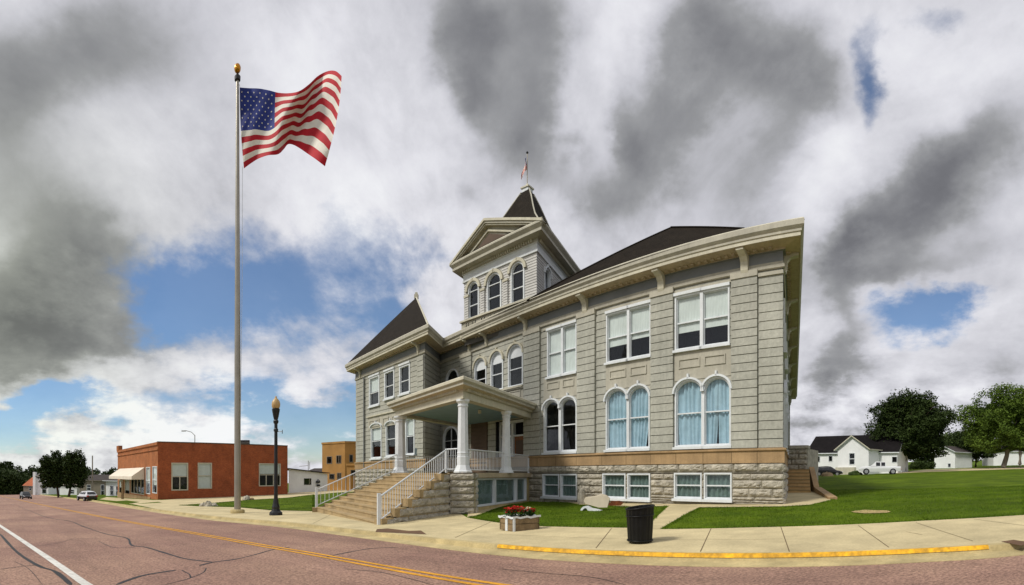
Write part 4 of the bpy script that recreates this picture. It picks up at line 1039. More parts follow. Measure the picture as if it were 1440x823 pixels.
def wedge(p, q, zp, zq, w, zb0, zb1):
    u = (q - p).normalized(); nn = Vector((u.y, -u.x)) * w
    P_ = [V3(p, zp), V3(q, zq), V3(q - nn, zq), V3(p - nn, zp)]; Q_ = [V3(p, zb0), V3(q, zb1), V3(q - nn, zb1), V3(p - nn, zb0)]
    b.face(P_, M['sand'])
    for i in range(4): j = (i + 1) % 4; b.quad(P_[i], Q_[i], Q_[j], P_[j], M['sand'])
wedge(t0, m0, 2.15, .95, .32, 0, 0); wedge(m0 + V2(0, 0), t1, .93, .62, .42, 0, 0); b.build('stair_stringer', ch)
sheet('corner_walk', [gp(975, 709.5), gp(940, 712), gp(985, 714.2), gp(1060, 713.5), gp(1100, 713), gp(1140, 710.5), gp(1169, 703.8), gp(1160, 697), gp(1142, 691.5), gp(1095, 691), gp(1080, 700)], M['concrete'], .02)
sheet('corner_walk', [gp(742, 703.5), gp(800, 707.5), gp(815, 710.5), gp(870, 712.5), gp(905, 713.5), gp(940, 712), gp(975, 709), gp(930, 704), gp(840, 700), gp(750, 698)], M['concrete'], .02)
sheet('corner_walk', [gp(657, 728), gp(672, 725.5), gp(700, 715), gp(744, 703), gp(740, 700), gp(690, 705), gp(660, 715)], M['concrete'], .018)

# ------------------------------------------------------------------ flagpole and flag
FP_ = gp(334, 722); FD = FP_.length; fz0 = G(FP_.x)
pole = thing('flagpole', 'tall grey metal flagpole with gold ball standing on a round concrete footing by the street', 'flagpole', V3(FP_, fz0))
b = MB(); c = V3(FP_, fz0); ztop = zz(113, FD) - fz0
b.lathe(c, [(.19, .12), (.19, .5), (.175, ztop * .35), (.13, ztop * .7), (.085, ztop)], M['steel'], 18); b.build('pole', pole, True)
b = MB(); b.lathe(c, [(.40, -.1), (.42, .12), (.40, .20), (.30, .22), (.24, .22)], M['concrete2'], 20); b.build('footing', pole)
b = MB(); b.lathe(c, [(.10, ztop - .05), (.17, ztop), (.18, ztop + .2), (.08, ztop + .32), (.05, ztop + .4)], M['black'], 14); b.build('truck', pole)
b = MB(); cz = ztop + .68; b.lathe(c, [(.22 * sin(pi * k / 10) * .85 + .004, cz - .27 * cos(pi * k / 10)) for k in range(11)], M['gold'], 16); b.build('ball', pole, True)
b = MB(); hx = pd(341, FD - .1); b.tube([V3(hx, zz(236, FD)), V3(pd(340.5, FD), zz(400, FD)), V3(pd(337, FD), fz0 + 1.3)], .012, M['white'], 5); b.tube([V3(pd(334, FD), zz(112, FD)), V3(pd(338, FD), zz(124, FD))], .012, M['white'], 5); b.build('halyard', pole)

def poly_at(P, t):
    n = len(P) - 1; x = min(max(t, 0), .99999) * n; i = int(x); f = x - i; p0 = P[max(i - 1, 0)]; p1 = P[i]; p2 = P[i + 1]; p3 = P[min(i + 2, n)]
    return tuple(.5 * ((2 * p1[k]) + (p2[k] - p0[k]) * f + (2 * p0[k] - 5 * p1[k] + 4 * p2[k] - p3[k]) * f * f + (3 * p1[k] - p0[k] - 3 * p2[k] + p3[k]) * f ** 3) for k in (0, 1))
topE = [(337, 123), (350, 124), (364, 124.5), (378, 127), (392, 130.5), (407, 131), (421, 128), (434, 119), (447, 107), (461, 100), (472, 100), (480.5, 107)]
botE = [(343, 237), (354, 229), (364, 223), (377, 218.5), (391, 217), (399, 210), (405, 203), (413, 204), (422, 209), (433, 216.5), (444, 224), (457, 234)]
def fedge_mid(u): return 0
def flag_point(u, v, off=0.0):
    a = poly_at(topE, u); c = poly_at(botE, u)
    # the fly edge bows, the inner ripples lag behind the edges
    bx = 5.5 * sin(pi * v) * (u ** 3) - 1.5 * sin(pi * v) * (1 - u)
    tb = [(0, 0), (.12, 3), (.27, 8), (.42, -6), (.55, -4), (.63, 1), (.74, -7), (.84, -17), (.93, -14), (1, -6)]
    k = max(i for i in range(len(tb) - 1) if tb[i][0] <= u); f_ = (u - tb[k][0]) / (tb[k + 1][0] - tb[k][0]); f_ = f_ * f_ * (3 - 2 * f_)
    by = (tb[k][1] * (1 - f_) + tb[k + 1][1] * f_) * sin(pi * v)
    px = a[0] + (c[0] - a[0]) * v + bx; py = a[1] + (c[1] - a[1]) * v + by
    d = FD - .2 + .80 * sin(u * 9.5 + v * 2.4) * (.3 + .7 * u) + .22 * sin(u * 19 + v * 5) - 1.6 * u * .6 + off
    return V3(pd(px, d), zz(py, d))
b = MB(); NU, NV = 78, 39
rows = [[flag_point(i / NU, j / NV) for i in range(NU + 1)] for j in range(NV + 1)]
base = 0
for r in rows: b.v.extend([tuple(p) for p in r])
for j in range(NV):
    for i in range(NU):
        s = j // 3; mm = M['fabric_blue'] if (s < 7 and i < NU * .33) else (M['fabric_red'] if s % 2 == 0 else M['fabric_white'])
        b.f.append((j * (NU + 1) + i, j * (NU + 1) + i + 1, (j + 1) * (NU + 1) + i + 1, (j + 1) * (NU + 1) + i)); b.m.append(b.mi(mm))
fl = b.build('flag', smooth=True); tag(fl, 'large red, white and blue starred flag flying from the tall street flagpole', 'flag')
b = MB()
for side in (-.025, .025):
    for r in range(9):
        for k in range(6 if r % 2 == 0 else 5):
            cu = .33 * ((k * 2 + (1 if r % 2 == 0 else 2)) / 12.0); cv = (7 / 13.0) * ((r + 1) / 10.0); pts = []
            for q in range(10):
                rr = .36 if q % 2 else .85; t = q * pi / 5; pts.append(flag_point(cu + .0125 * rr * sin(t) * .8, cv - .0175 * rr * cos(t), side))
            b.face(pts if side < 0 else pts[::-1], M['fabric_white'])
b.build('star_pattern', fl)
# little flag over the belfry
b = MB(); rows = []
fb = fpt + Vector((0, 0, 2.05))
for j in range(14):
    v = j / 13; row = []
    for i in range(9):
        u = i / 8; row.append(fb + Vector((-.04 - u * (.12 + .30 * v) - .05 * sin(v * 6 + u * 4), .10 * sin(u * 7 + v * 3), -.05 - v * 1.45 * (1 - .35 * (1 - u)) - .35 * u * (1 - .3 * v))))
    rows.append(row)
for r in rows: b.v.extend([tuple(p) for p in r])
for j in range(13):
    for i in range(8):
        mm = M['fabric_blue'] if j < 6 and i < 5 else (M['fabric_red'] if (i + (j // 7)) % 2 == 0 else M['fabric_white'])
        b.f.append((j * 9 + i, j * 9 + i + 1, (j + 1) * 9 + i + 1, (j + 1) * 9 + i)); b.m.append(b.mi(mm))
tag(b.build('flag', smooth=True), 'small limp striped flag hanging from the thin pole on top of the bell tower', 'flag')

# ------------------------------------------------------------------ street lamp
LP = gp(388, 725); ld = LP.length; lz = G(LP.x); c = V3(LP, lz); lh = zz(557, ld) - lz
lamp = thing('street_lamp', 'black ornamental street lamp with amber acorn globe beside the flagpole', 'street lamp', c)
b = MB(); b.lathe(c, [(.34, 0), (.36, .05), (.34, .16), (.24, .24), (.20, .34), (.22, .42), (.16, .60), (.13, .85)], M['black'], 16, 16, -.05); b.build('base', lamp)
b = MB(); b.lathe(c, [(.105, .8), (.10, 1.2), (.085, lh * .70), (.12, lh * .705), (.12, lh * .72), (.085, lh * .73), (.085, lh * .765), (.13, lh * .775), (.14, lh * .79), (.10, lh * .80)], M['black'], 14); b.build('pole', lamp)
b = MB(); b.lathe(c, [(.10, lh * .80), (.15, lh * .83), (.20, lh * .875), (.21, lh * .89), (.17, lh * .895)], M['black'], 16); b.build('globe_holder', lamp)
b = MB(); g0 = lh * .893; gh = lh * .082
b.lathe(c, [(.16, g0), (.215, g0 + gh * .2), (.225, g0 + gh * .45), (.20, g0 + gh * .72), (.12, g0 + gh * .95), (.07, g0 + gh * 1.05)], M['globe'], 18)
b.lathe(c, [(.07, g0 + gh * 1.04), (.05, g0 + gh * 1.1), (.055, g0 + gh * 1.18), (.02, g0 + gh * 1.3)], M['globe'], 10); b.build('globe', lamp, True)
b = MB(); b.tube([c + Vector((.05, 0, lh * .70)), c + Vector((.42, -.1, lh * .698))], .018, M['black'], 6); b.tube([c + Vector((.42, -.1, lh * .68)), c + Vector((.42, -.1, lh * .712))], .02, M['black'], 6); b.build('banner_arm', lamp)

# ------------------------------------------------------------------ litter bin
TB = gp(900, 764); c = V3(TB, G(TB.x) + .012)
binr = thing('litter_bin', 'black ribbed open litter bin with raised hoops standing on the pavement', 'litter bin', c)
b = MB(); R_ = .315
def binrow(r, z, n=72, tilt=0.0):
    return [c + Vector(((r * (1 + (.02 if j % 4 < 2 else -.012))) * cos(2 * pi * j / n), (r * (1 + (.02 if j % 4 < 2 else -.012))) * sin(2 * pi * j / n), z + tilt * cos(2 * pi * j / n))) for j in range(n)]
b.grid([binrow(.27, .03), binrow(.285, .3), binrow(.30, .6), binrow(R_, .80, tilt=.045)], M['blackplastic'], True)
b.grid([binrow(R_, .80, tilt=.045), binrow(R_ - .02, .80, tilt=.045), binrow(.27, .45), binrow(.25, .06)], M['blackplastic'], True); b.face(binrow(.27, .04), M['blackplastic']); b.build('body', binr)
def hoop(z, r, th, name, tilt=0):
    b = MB(); n = 40; b_rows = []
    for j in range(n + 1):
        t = 2 * pi * j / n; cc = c + Vector((r * cos(t), r * sin(t), z + tilt * cos(t))); o_ = Vector((cos(t), sin(t), 0)); b_rows.append([cc + o_ * th * cos(q * pi / 3) + Vector((0, 0, th * sin(q * pi / 3))) for q in range(6)])
    b.grid(b_rows, M['blackplastic'], True); return b.build(name, binr, True)
hoop(.80, R_ + .005, .02, 'rim', .045); hoop(.62, .315, .014, 'hoop', .02); hoop(.06, .285, .018, 'hoop')

# ------------------------------------------------------------------ planter
pc = gp(722, 748.5); u = (gp(758.5, 744.5) - pc); ul = u.length; u.normalize(); vv = V2(-u.y, u.x); vv = (vv + V2(-.42, .2)).normalized(); z0 = G(pc.x) + .012
pl = thing('planter', 'weathered wooden planter box with white liner on the pavement beside the lawn', 'planter', V3(pc, z0))
b = MB(); dpt = .62; hgt = .42
for k, m_ in ((0, 'wood'), (1, 'wood')):
    zb = z0 + .01 + k * .205
    b.box(V3(pc, zb), V3(u * ul, 0), V3(-vv * -.045, 0), (0, 0, .19), M['wood']); b.box(V3(pc + vv * dpt, zb), V3(u * ul, 0), V3(-vv * .045, 0), (0, 0, .19), M['wood'])
    b.box(V3(pc, zb), V3(vv * dpt, 0), V3(u * .045, 0), (0, 0, .19), M['wood']); b.box(V3(pc + u * ul, zb), V3(vv * dpt, 0), V3(-u * .045, 0), (0, 0, .19), M['wood'])
b.build('boards', pl)
b = MB(); b.box(V3(pc - u * .015 + vv * .25, z0), V3(vv * .10, 0), V3(u * .02, 0), (0, 0, .43), M['white']); b.box(V3(pc - u * .02 - vv * .02, z0), V3(u * .07, 0), V3(vv * .02, 0), (0, 0, .43), M['white']); b.build('corner_post', pl)
b = MB()
n = 14; ring_o = []; ring_i = []
cc = [pc - u * .03 - vv * .03, pc + u * (ul + .03) - vv * .03, pc + u * (ul + .03) + vv * (dpt + .03), pc - u * .03 + vv * (dpt + .03)]
ci = [pc + u * .08 + vv * .06, pc + u * (ul - .08) + vv * .06, pc + u * (ul - .08) + vv * (dpt - .06), pc + u * .08 + vv * (dpt - .06)]
for i in range(4):
    for k in range(8):
        p = cc[i].lerp(cc[(i + 1) % 4], k / 8); q = ci[i].lerp(ci[(i + 1) % 4], k / 8); w = .02 * sin(k * 2.1 + i)
        ring_o.append((V3(p, z0 + .40 + w - .03), V3(p, z0 + .43 + w))); ring_i.append(V3(q, z0 + .40))
nn = len(ring_o)
for i in range(nn):
    j = (i + 1) % nn; b.quad(ring_o[i][0], ring_o[j][0], ring_o[j][1], ring_o[i][1], M['white']); b.quad(ring_o[i][1], ring_o[j][1], ring_i[j], ring_i[i], M['white'])
b.build('liner', pl)
b = MB(); b.face([V3(q, z0 + .37) for q in ci], M['leafbark']); b.build('soil', pl)
rnd = random.Random(11)
def flower_plant(cx, spread, cols, label, nflow, hz):
    stem = MB(); pet = {k: MB() for k in cols}
    base_ = V3(cx, z0 + .37)
    for k in range(170):
        a = rnd.uniform(0, 2 * pi); r = spread * sqrt(rnd.random()); p = base_ + V3(u * (r * cos(a)) * 1.2 + vv * (r * sin(a) * .75), rnd.uniform(.02, hz * .8)); d = Vector((rnd.uniform(-1, 1), rnd.uniform(-1, 1), rnd.uniform(-.1, .8))).normalized() * rnd.uniform(.05, .10)
        s_ = d.cross(Vector((0, 0, 1))).normalized() * .022 + Vector((0, 0, .01)); stem.face([p, p + d * .5 + s_, p + d, p + d * .5 - s_], M['leaf'])
    for k in range(nflow):
        a = rnd.uniform(0, 2 * pi); r = spread * sqrt(rnd.random()) * 1.05; p = base_ + V3(u * (r * cos(a)) * 1.25 + vv * (r * sin(a) * .75), hz * rnd.uniform(.55, 1.1))
        col = rnd.choice(list(cols)); bb = pet[col]
        for q in range(6):
            t = q * pi / 3 + rnd.random(); d = Vector((cos(t), sin(t), rnd.uniform(.1, 1.0))) * .045; s_ = Vector((-sin(t), cos(t), 0)) * .026
            bb.face([p, p + d * .6 + s_, p + d, p + d * .6 - s_], M[col])
    o = stem.build('flowering_plant'); tag(o, label, 'plant', 'plants in the wooden planter')
    for col, bb in pet.items():
        if bb.f: bb.build('blossoms', o)
ctrp = pc + u * ul / 2 + vv * dpt / 2
flower_plant(ctrp - u * .34, .13, ('red',), 'red geranium spilling over the left end of the wooden planter', 26, .27)
flower_plant(ctrp - u * .06, .17, ('red',), 'red flowering plant with dark leaves in the middle of the wooden planter', 36, .30)
flower_plant(ctrp + u * .22, .15, ('petalw', 'petalw', 'red'), 'cream and pink flowers in the wooden planter between the two red ones', 34, .25)
flower_plant(ctrp + u * .40, .10, ('red',), 'red flowers at the right corner of the wooden planter', 20, .24)

# ------------------------------------------------------------------ things on the middle lawn
tc_ = gp(832, 718.5); zt = G(tc_.x); u = (gp(856, 716) - gp(812, 716)).normalized(); v_ = V2(-u.y, u.x); k = tc_.length / 680
br = thing('tilted_bench', 'pale stone slab leaning askew on a low white arched foot on the middle lawn', 'bench', V3(tc_, zt))
b = MB(); prof = [(817.5, 705), (818.5, 701.5), (829, 700.2), (844, 696.5), (851, 698), (857, 702), (855.5, 713), (843, 713.6), (833, 711.5), (820, 708.5)]
F_ = [V3(tc_ + u * ((px - 832) * k) + v_ * ((716 - py) * k * .35), zz(py, tc_.length + .1)) for px, py in prof]; Q_ = [p + V3(v_ * .09, .05) for p in F_]
b.face(F_, M['stucco']); b.face(Q_[::-1], M['stucco'])
for i in range(len(F_)): j = (i + 1) % len(F_); b.quad(F_[i], Q_[i], Q_[j], F_[j], M['stucco'])
b.build('slab', br)
b = MB(); rows = []
arch = [(-.50, 0), (-.46, .09), (-.36, .17), (-.24, .20), (-.14, .17), (-.02, .10), (.15, .09), (.38, .05), (.46, 0)]
inner = [(-.40, 0), (-.36, .06), (-.30, .10), (-.24, .11), (-.19, .08), (-.14, 0), (.15, 0), (.38, 0), (.46, 0)]
for (xa, za), (xb, zb), (xc, zc), (xd, zd) in zip(arch[:-1], arch[1:], inner[1:], inner[:-1]):
    f = [V3(tc_ + u * x - v_ * .08, zt + z) for x, z in ((xa, za), (xb, zb), (xc, zc), (xd, zd))]; g = [p + V3(v_ * .3, 0) for p in f]
    b.face(f, M['white']); b.quad(f[0], g[0], g[1], f[1], M['white']); b.quad(f[3], f[2], g[2], g[3], M['white'])
b.build('arched_foot', br)
def rock_thing(name, c, r, hgt, m, label, cat, n=14, seed=0, group=None, sx=1.0):
    b = MB(); rows = []
    for i in range(9):
        t = pi / 2 * i / 8; row = []
        for j in range(n):
            a = 2 * pi * j / n; q = 1 + .35 * mnoise.noise(Vector((cos(a) * 1.5, sin(a) * 1.5, i * .35 + seed * 5)))
            row.append(V3(c, 0) + Vector((r * sx * cos(t) * cos(a) * q, r * cos(t) * sin(a) * q, G(c.x) - .03 + hgt * sin(t) * q)))
        rows.append(row)
    b.grid(rows, M[m], True); b.face(rows[-1], M[m]); o = b.build(name); tag(o, label, cat, group); return o
rock_thing('boulder', gp(818.5, 709) , .26, .92, 'rock', 'rough grey boulder standing upright against the stone base, behind the tilted slab', 'boulder', seed=1)
b = MB(); p = gp(866, 712); q = gp(853, 712.4); zb = G(p.x)
uu = (p - q).normalized(); w_ = V2(-uu.y, uu.x)
pr = [(0, .0), (.0, .10), (.18, .12), (.2, .20), (.62, .22), (.80, .12), (.66, 0), (.55, -.03)]
F_ = [V3(q + uu * x, zb + z + .03) for x, z in pr]; Q_ = [a + V3(w_ * .18, 0) for a in F_]
b.face(F_, mat('rust_block', lin(128, 70, 36, .75), .9, .25, 5)); b.face(Q_[::-1], M['patch'])
for i in range(len(F_)): j = (i + 1) % len(F_); b.quad(F_[i], Q_[i], Q_[j], F_[j], MATS['rust_block'])
tag(b.build('broken_log'), 'rust-brown broken wooden block lying by the path beyond the tilted slab', 'log')
ub = gp(781.5, 706); b = MB(); c = V3(ub, G(ub.x)); 
um = thing('utility_box', 'small blue-grey utility hydrant against the stone base under the leftmost basement windows', 'utility box', c)
b.lathe(c, [(.14, 0), (.14, .05), (.09, .08), (.10, .35), (.14, .38), (.13, .48), (.06, .56)], M['bluegrey'], 12); b.build('body', um)
b = MB(); b.tube([c + Vector((-.18, -.02, .28)), c + Vector((.18, -.02, .28))], .05, M['bluegrey'], 8); b.build('outlet', um)
for i, (px, py, r, h, nm, lb) in enumerate(((286, 712.5, .28, .30, 'rock', 'pale rock at the left end of the row of rocks on the narrow lawn'), (293, 712.5, .30, .42, 'rock', 'taller pale rock in the middle of the three beside the flagpole lawn'), (301, 712, .24, .26, 'rock', 'low pale rock nearest the flagpole on the narrow lawn'))):
    rock_thing('rock', gp(px, py), r, h, 'rock', lb, 'rock', seed=i + 4, group='rocks on the narrow lawn', sx=1.3)
rock_thing('rock', gp(346.5, 703.5), .42, .50, 'rock', 'dark rock at the back edge of the narrow lawn, right of the flagpole', 'rock', seed=9)
rock_thing('grass_tuft', gp(354, 703.3), .3, .25, 'wood', 'dry brown tuft beside the dark rock behind the flagpole', 'grass tuft', seed=12)

# ------------------------------------------------------------------ small-town buildings on the left
def simple_window(parent, W, s0, s1, z0, z1, tw=.1, frame='cream', glass='glass', mid=True, mull=0, blind=None, back=True, reveal=.1, door=False):
    b = MB(); outer = arch_pts(s0, s1, z0, z1, 0); inner = arch_pts(s0 + tw, s1 - tw, z0 + tw, z1 - tw, 0); ring(b, W, outer, inner, .05, -.1, M[frame])
    if mid: zm = (z0 + z1) / 2; W.box(b, s0 + tw, s1 - tw, zm - .05, zm + .05, -.08, .03, M[frame])
    for k in range(mull): x = s0 + (s1 - s0) * (k + 1) / (mull + 1); W.box(b, x - .05, x + .05, z0, z1 if not mid else (z0 + z1) / 2, -.08, .03, M[frame])
    f = b.build('door' if door else 'window', parent)
    g = MB(); g.quad(W.P(s0 + tw, z0 + tw, -.05), W.P(s1 - tw, z0 + tw, -.05), W.P(s1 - tw, z1 - tw, -.05), W.P(s0 + tw, z1 - tw, -.05), M[glass]); g.build('glass', f)
    r = MB(); W.box(r, s0, s1, z0, z1, -.6, -.5, M['dark']); r.build('room_void', f)
    if blind: r = MB(); zb = z1 - (z1 - z0) * blind; W.box(r, s0 + tw, s1 - tw, zb, z1 - tw, -.14, -.12, M['blind']); r.build('blind', f)
    return f
SA, SB_, SC_ = pd(222, 62.0), pd(404.5, 70.5), pd(165.5, 84.0)
shop = thing('brick_shop', 'low red brick corner shop with white awning across the street end', 'shop', V3(SA, G(SA.x)))
shf = Wall(SC_, SA); shl = Wall(SA, SB_); zt0 = zz(622, 62.0)
inv = shl.u; SD_ = SB_ + (SC_ - SA); 
HL, HF = [], []
def sw(W, lst, pl_, pr_, yt, yb, **k):
    s0, s1 = W.S(pl_), W.S(pr_); pm = (pl_ + pr_) / 2; z0, z1 = W.Z(pm, yb), W.Z(pm, yt); lst.append((s0, s1, z0, z1)); return simple_window(shop, W, s0, s1, z0, z1, **k)
sw(shl, HL, 241, 264.5, 651, 690, mull=1, blind=.48, tw=.14); sw(shl, HL, 278, 298, 651, 687.5, blind=.96, tw=.14)
sw(shl, HL, 364, 394.5, 652, 684, mull=2, blind=.46, tw=.12, mid=True)
sw(shf, HF, 205.5, 211.5, 657, 695, blind=.6, frame='white'); sw(shf, HF, 214.5, 221, 656, 694, blind=.7, frame='white')
sw(shf, HF, 184, 203, 673.5, 695, mid=False, mull=3, frame='cream', blind=None); sw(shf, HF, 175.5, 182.5, 674, 697, mid=False, frame='cream', blind=.7, door=True); sw(shf, HF, 167.5, 173.5, 675, 697, mid=False, frame='cream', blind=.5)
b = MB(); flat(b, shl, 0, shl.L, -4.5, zt0, HL, 0, M['brick_long']); b.build('brick_wall', shop)
b = MB(); flat(b, shf, 0, shf.L, -5, zt0, HF, 0, M['brick_front'])
shf.box(b, 0, shf.L + .05, zt0 - 1.0, zt0 - .85, 0, .12, M['brick_front']); shf.box(b, 0, shf.L + .05, zt0 - .35, zt0 + .02, 0, .16, M['brick_front']); shf.box(b, -.1, 1.4, zt0, zt0 + .8, -.5, .2, M['brick_front']); b.build('shop_front', shop)
for A_, B_ in ((SB_, SD_), (SD_, SC_)):
    b = MB(); w = Wall(A_, B_); flat(b, w, 0, w.L, -5, zt0, [], 0, M['brick_long']); b.build('brick_wall', shop)
b = MB(); b.face([V3(p, zt0 - .4) for p in (SA, SB_, SD_, SC_)], M['greyroof']); shl.box(b, -.05, shl.L, zt0 - .02, zt0 + .10, -.35, .06, M['recess']); b.build('roof', shop)
b = MB(); s0, s1 = shf.S(168.5), shf.S(203.5); zt_, zb_ = shf.Z(197, 655), shf.Z(197, 672)
A_, B_, C_, D_ = shf.P(s0, zt_ - .3, .05), shf.P(s1, zt_ - .3, .05), shf.P(s1, zb_ + .2, 1.9), shf.P(s0, zb_ + .2, 1.9)
b.quad(A_, B_, C_, D_, M['awning']); b.quad(D_, C_, C_ - Vector((0, 0, .45)), D_ - Vector((0, 0, .45)), M['awning']); b.face([B_, shf.P(s1, zb_ - .25, .05), C_ - Vector((0, 0, .45)), C_], M['awning']); b.face([A_, D_, D_ - Vector((0, 0, .45)), shf.P(s0, zb_ - .25, .05)], M['awning']); b.build('awning', shop)
b = MB(); shf.box(b, .2, shf.L - 3.2, shf.Z(190, 699) - .6, shf.Z(190, 696), 0, .1, M['sand']); b.build('stall_riser', shop)
hv = pd(344, 72); b = MB(); zb = zt0 - .4
ac = thing('rooftop_unit', 'grey ventilation box on the flat roof of the brick shop', 'rooftop unit', V3(hv, zb)); b.cbox(V3(hv, zb), 1.5, 1.1, zz(619.5, 72) - zb, M['greyroof'], .5); b.build('casing', ac)
b = MB()
for i in range(6): b.cbox(V3(hv, zb + .5 + .1 * i + .05), 1.54, 1.14, .03, M['steel'], .5)
b.build('louvres', ac)
# tan two-storey block
def block(name, label, A_, B_, C_, ztop, zbot, m, roofm='greyroof', cat='building', group=None, parapet=.25):
    """C-A is the left face, A-B the right face"""
    r = thing(name, label, cat, V3(A_, zbot), group); wl, wr_ = Wall(C_, A_), Wall(A_, B_); D_ = B_ + (C_ - A_)
    return r, wl, wr_, D_
TA_, TB_, TC_ = pd(485, 86), pd(540, 88), pd(453, 90)
tz = zz(622.5, 86)
tan_, wl, wr_, TD_ = block('brick_building', 'tan two-storey building with small dark windows left of the courthouse wing', TA_, TB_, TC_, tz, G(TA_.x), 'tan')
hl, hr = [], []
for (pl_, pr_, yt, yb, W_, l) in ((459.5, 467, 642, 652.5, wl, hl), (473, 480, 640.5, 652, wl, hl), (463, 470.5, 666.5, 674.5, wl, hl), (474, 480, 665, 674.5, wl, hl), (491, 496.5, 639.5, 650.5, wr_, hr), (493, 505, 661, 669.5, wr_, hr)):
    s0, s1 = W_.S(pl_), W_.S(pr_); pm = (pl_ + pr_) / 2; z0_, z1_ = W_.Z(pm, yb), W_.Z(pm, yt); l.append((s0, s1, z0_, z1_)); simple_window(tan_, W_, s0, s1, z0_, z1_, tw=.1, frame='greywall', mid=False, mull=1 if pl_ in (473, 474) else 0)
b = MB(); flat(b, wl, 0, wl.L, -5, tz, hl, 0, M['tan']); wl.box(b, -.1, wl.L + .1, tz - .1, tz + .25, -.3, .1, M['tan']); b.build('wall', tan_)
b = MB(); flat(b, wr_, 0, wr_.L, -5, tz, hr, 0, M['tan']); wr_.box(b, 0.1, wr_.L + .1, tz - .1, tz + .25, -.3, .1, M['tan']); b.build('wall', tan_)
for A__, B__ in ((TB_, TD_), (TD_, TC_)):
    b = MB(); w = Wall(A__, B__); flat(b, w, 0, w.L, -5, tz, [], 0, M['tan']); b.build('wall', tan_)
b = MB(); b.face([V3(p, tz - .1) for p in (TA_, TB_, TD_, TC_)], M['greyroof']); b.build('roof', tan_)
AX = Wall(pd(480, 80), pd(519, 78)); b = MB(); flat(b, AX, 1.0, AX.L, -3, AX.Z(500, 655) , [(AX.S(493), AX.S(505.5), -3, AX.Z(500, 661))], 0, M['tan']); AX.box(b, .9, AX.L, AX.Z(500, 655), AX.Z(500, 655) + .3, -6, .15, M['tan']); b.build('annex_wall', tan_)

def gable_house(name, label, cat, A_, B_, dep, zbot, ze, zr, wallm, roofm, wins=(), gable_front=False, group=None, over=.35, chimney=None, doors=()):
    r = thing(name, label, cat, V3((A_ + B_) / 2, zbot), group); W = Wall(A_, B_); back_ = -W.n * dep; C_, D_ = B_ + back_, A_ + back_
    hs = [(w_[0], w_[1], w_[2], w_[3]) for w_ in wins]
    for w_ in wins: simple_window(r, W, w_[0], w_[1], w_[2], w_[3], tw=.08, frame=w_[4] if len(w_) > 4 else 'white', mid=(w_[3] - w_[2]) > 1.2)
    b = MB(); flat(b, W, 0, W.L, zbot - 2, ze, hs, 0, M[wallm])
    for P_, Q_ in ((B_, C_), (C_, D_), (D_, A_)):
        w = Wall(P_, Q_); flat(b, w, 0, w.L, zbot - 2, ze, [], 0, M[wallm])
    if gable_front:
        mA, mD = (A_ + B_) / 2, (C_ + D_) / 2
        b.face([V3(A_, ze), V3(B_, ze), V3(mA, zr)], M[wallm]); b.face([V3(C_, ze), V3(D_, ze), V3(mD, zr)], M[wallm])
    else:
        mA, mD = (A_ + D_) / 2, (B_ + C_) / 2
        b.face([V3(D_, ze), V3(A_, ze), V3(mA, zr)], M[wallm]); b.face([V3(B_, ze), V3(C_, ze), V3(mD, zr)], M[wallm])
    b.build('wall', r)
    b = MB(); ov = over; sl = (zr - ze)
    ru = (mD - mA).normalized()
    for P_, Q_ in (((A_, D_), (mA, mD)) if gable_front else ((A_, B_), (mA, mD)), ((B_, C_), (mA, mD)) if gable_front else ((D_, C_), (mA, mD))):
        e0_, e1_ = P_; r0_, r1_ = Q_; side = ((e0_ - r0_) - ru * (e0_ - r0_).dot(ru)); L_ = side.length; side = side.normalized(); dz = sl / L_ * ov
        f = [V3(e0_ + side * ov - ru * ov, ze - dz), V3(e1_ + side * ov + ru * ov, ze - dz), V3(r1_ + ru * ov, zr), V3(r0_ - ru * ov, zr)]; up = Vector((0, 0, .14))
        b.face([p + up for p in f], M[roofm])
        for i in range(4): j = (i + 1) % 4; b.quad(f[i], f[j], f[j] + up, f[i] + up, M['white'] if wallm == 'whitewall' else M['greywall'])
        b.face(f[::-1], M['white'])
    b.build('roof', r)
    if chimney: b = MB(); b.cbox(V3(mA.lerp(mD, chimney), zr - .5), .7, .7, 1.3, M['recess']); b.build('chimney', r)
    return r, W
# white shed beyond the side lot
A_, B_ = pd(406, 78), pd(460.5, 84); zz0, zz1 = zz(660, 78), zz(666.5, 84)
shed = thing('shed', 'long low white shed with sloping roof line behind the brick shop', 'shed', V3(A_, G(A_.x))); W = Wall(A_, B_)
hw = [(W.S(427.5), W.S(437.5), W.Z(432, 682), W.Z(432, 673))]; simple_window(shed, W, *hw[0], tw=.06, frame='black', mid=False)
b = MB(); flat(b, W, 0, W.L, -4, zz1 - .1, hw, 0, M['whitewall']); b.face([W.P(0, zz1 - .1), W.P(W.L, zz1 - .1), W.P(W.L, zz1), W.P(0, zz0)], M['whitewall']); w2 = Wall(B_, B_ - W.n * 8); flat(b, w2, 0, 8, -4, zz1, [], 0, M['whitewall']); b.build('wall', shed)
b = MB(); f = [W.P(-.3, zz0 + .05, .4), W.P(W.L + .3, zz1 + .05, .4), W.P(W.L + .3, zz1 + .4, -8), W.P(-.3, zz0 + .4, -8)]; b.face([p + Vector((0, 0, .12)) for p in f], M['greyroof'])
for i in range(4): j = (i + 1) % 4; b.quad(f[i], f[j], f[j] + Vector((0, 0, .12)), f[i] + Vector((0, 0, .12)), M['greyroof'])
b.build('roof', shed)
b = MB(); W.box(b, W.S(444), W.S(448.5), W.Z(446, 679.5), W.Z(446, 677), .02, .3, M['black']); W.box(b, W.S(445), W.S(448), W.Z(446, 684), W.Z(446, 681.5), .02, .4, M['black']); b.tube([W.P(W.S(444.2), W.Z(446, 678), .15), W.P(W.S(446), W.Z(446, 674.5), .2), W.P(W.S(449), W.Z(446, 677), .15)], .06, M['black'], 6); b.build('wall_meter', shed)
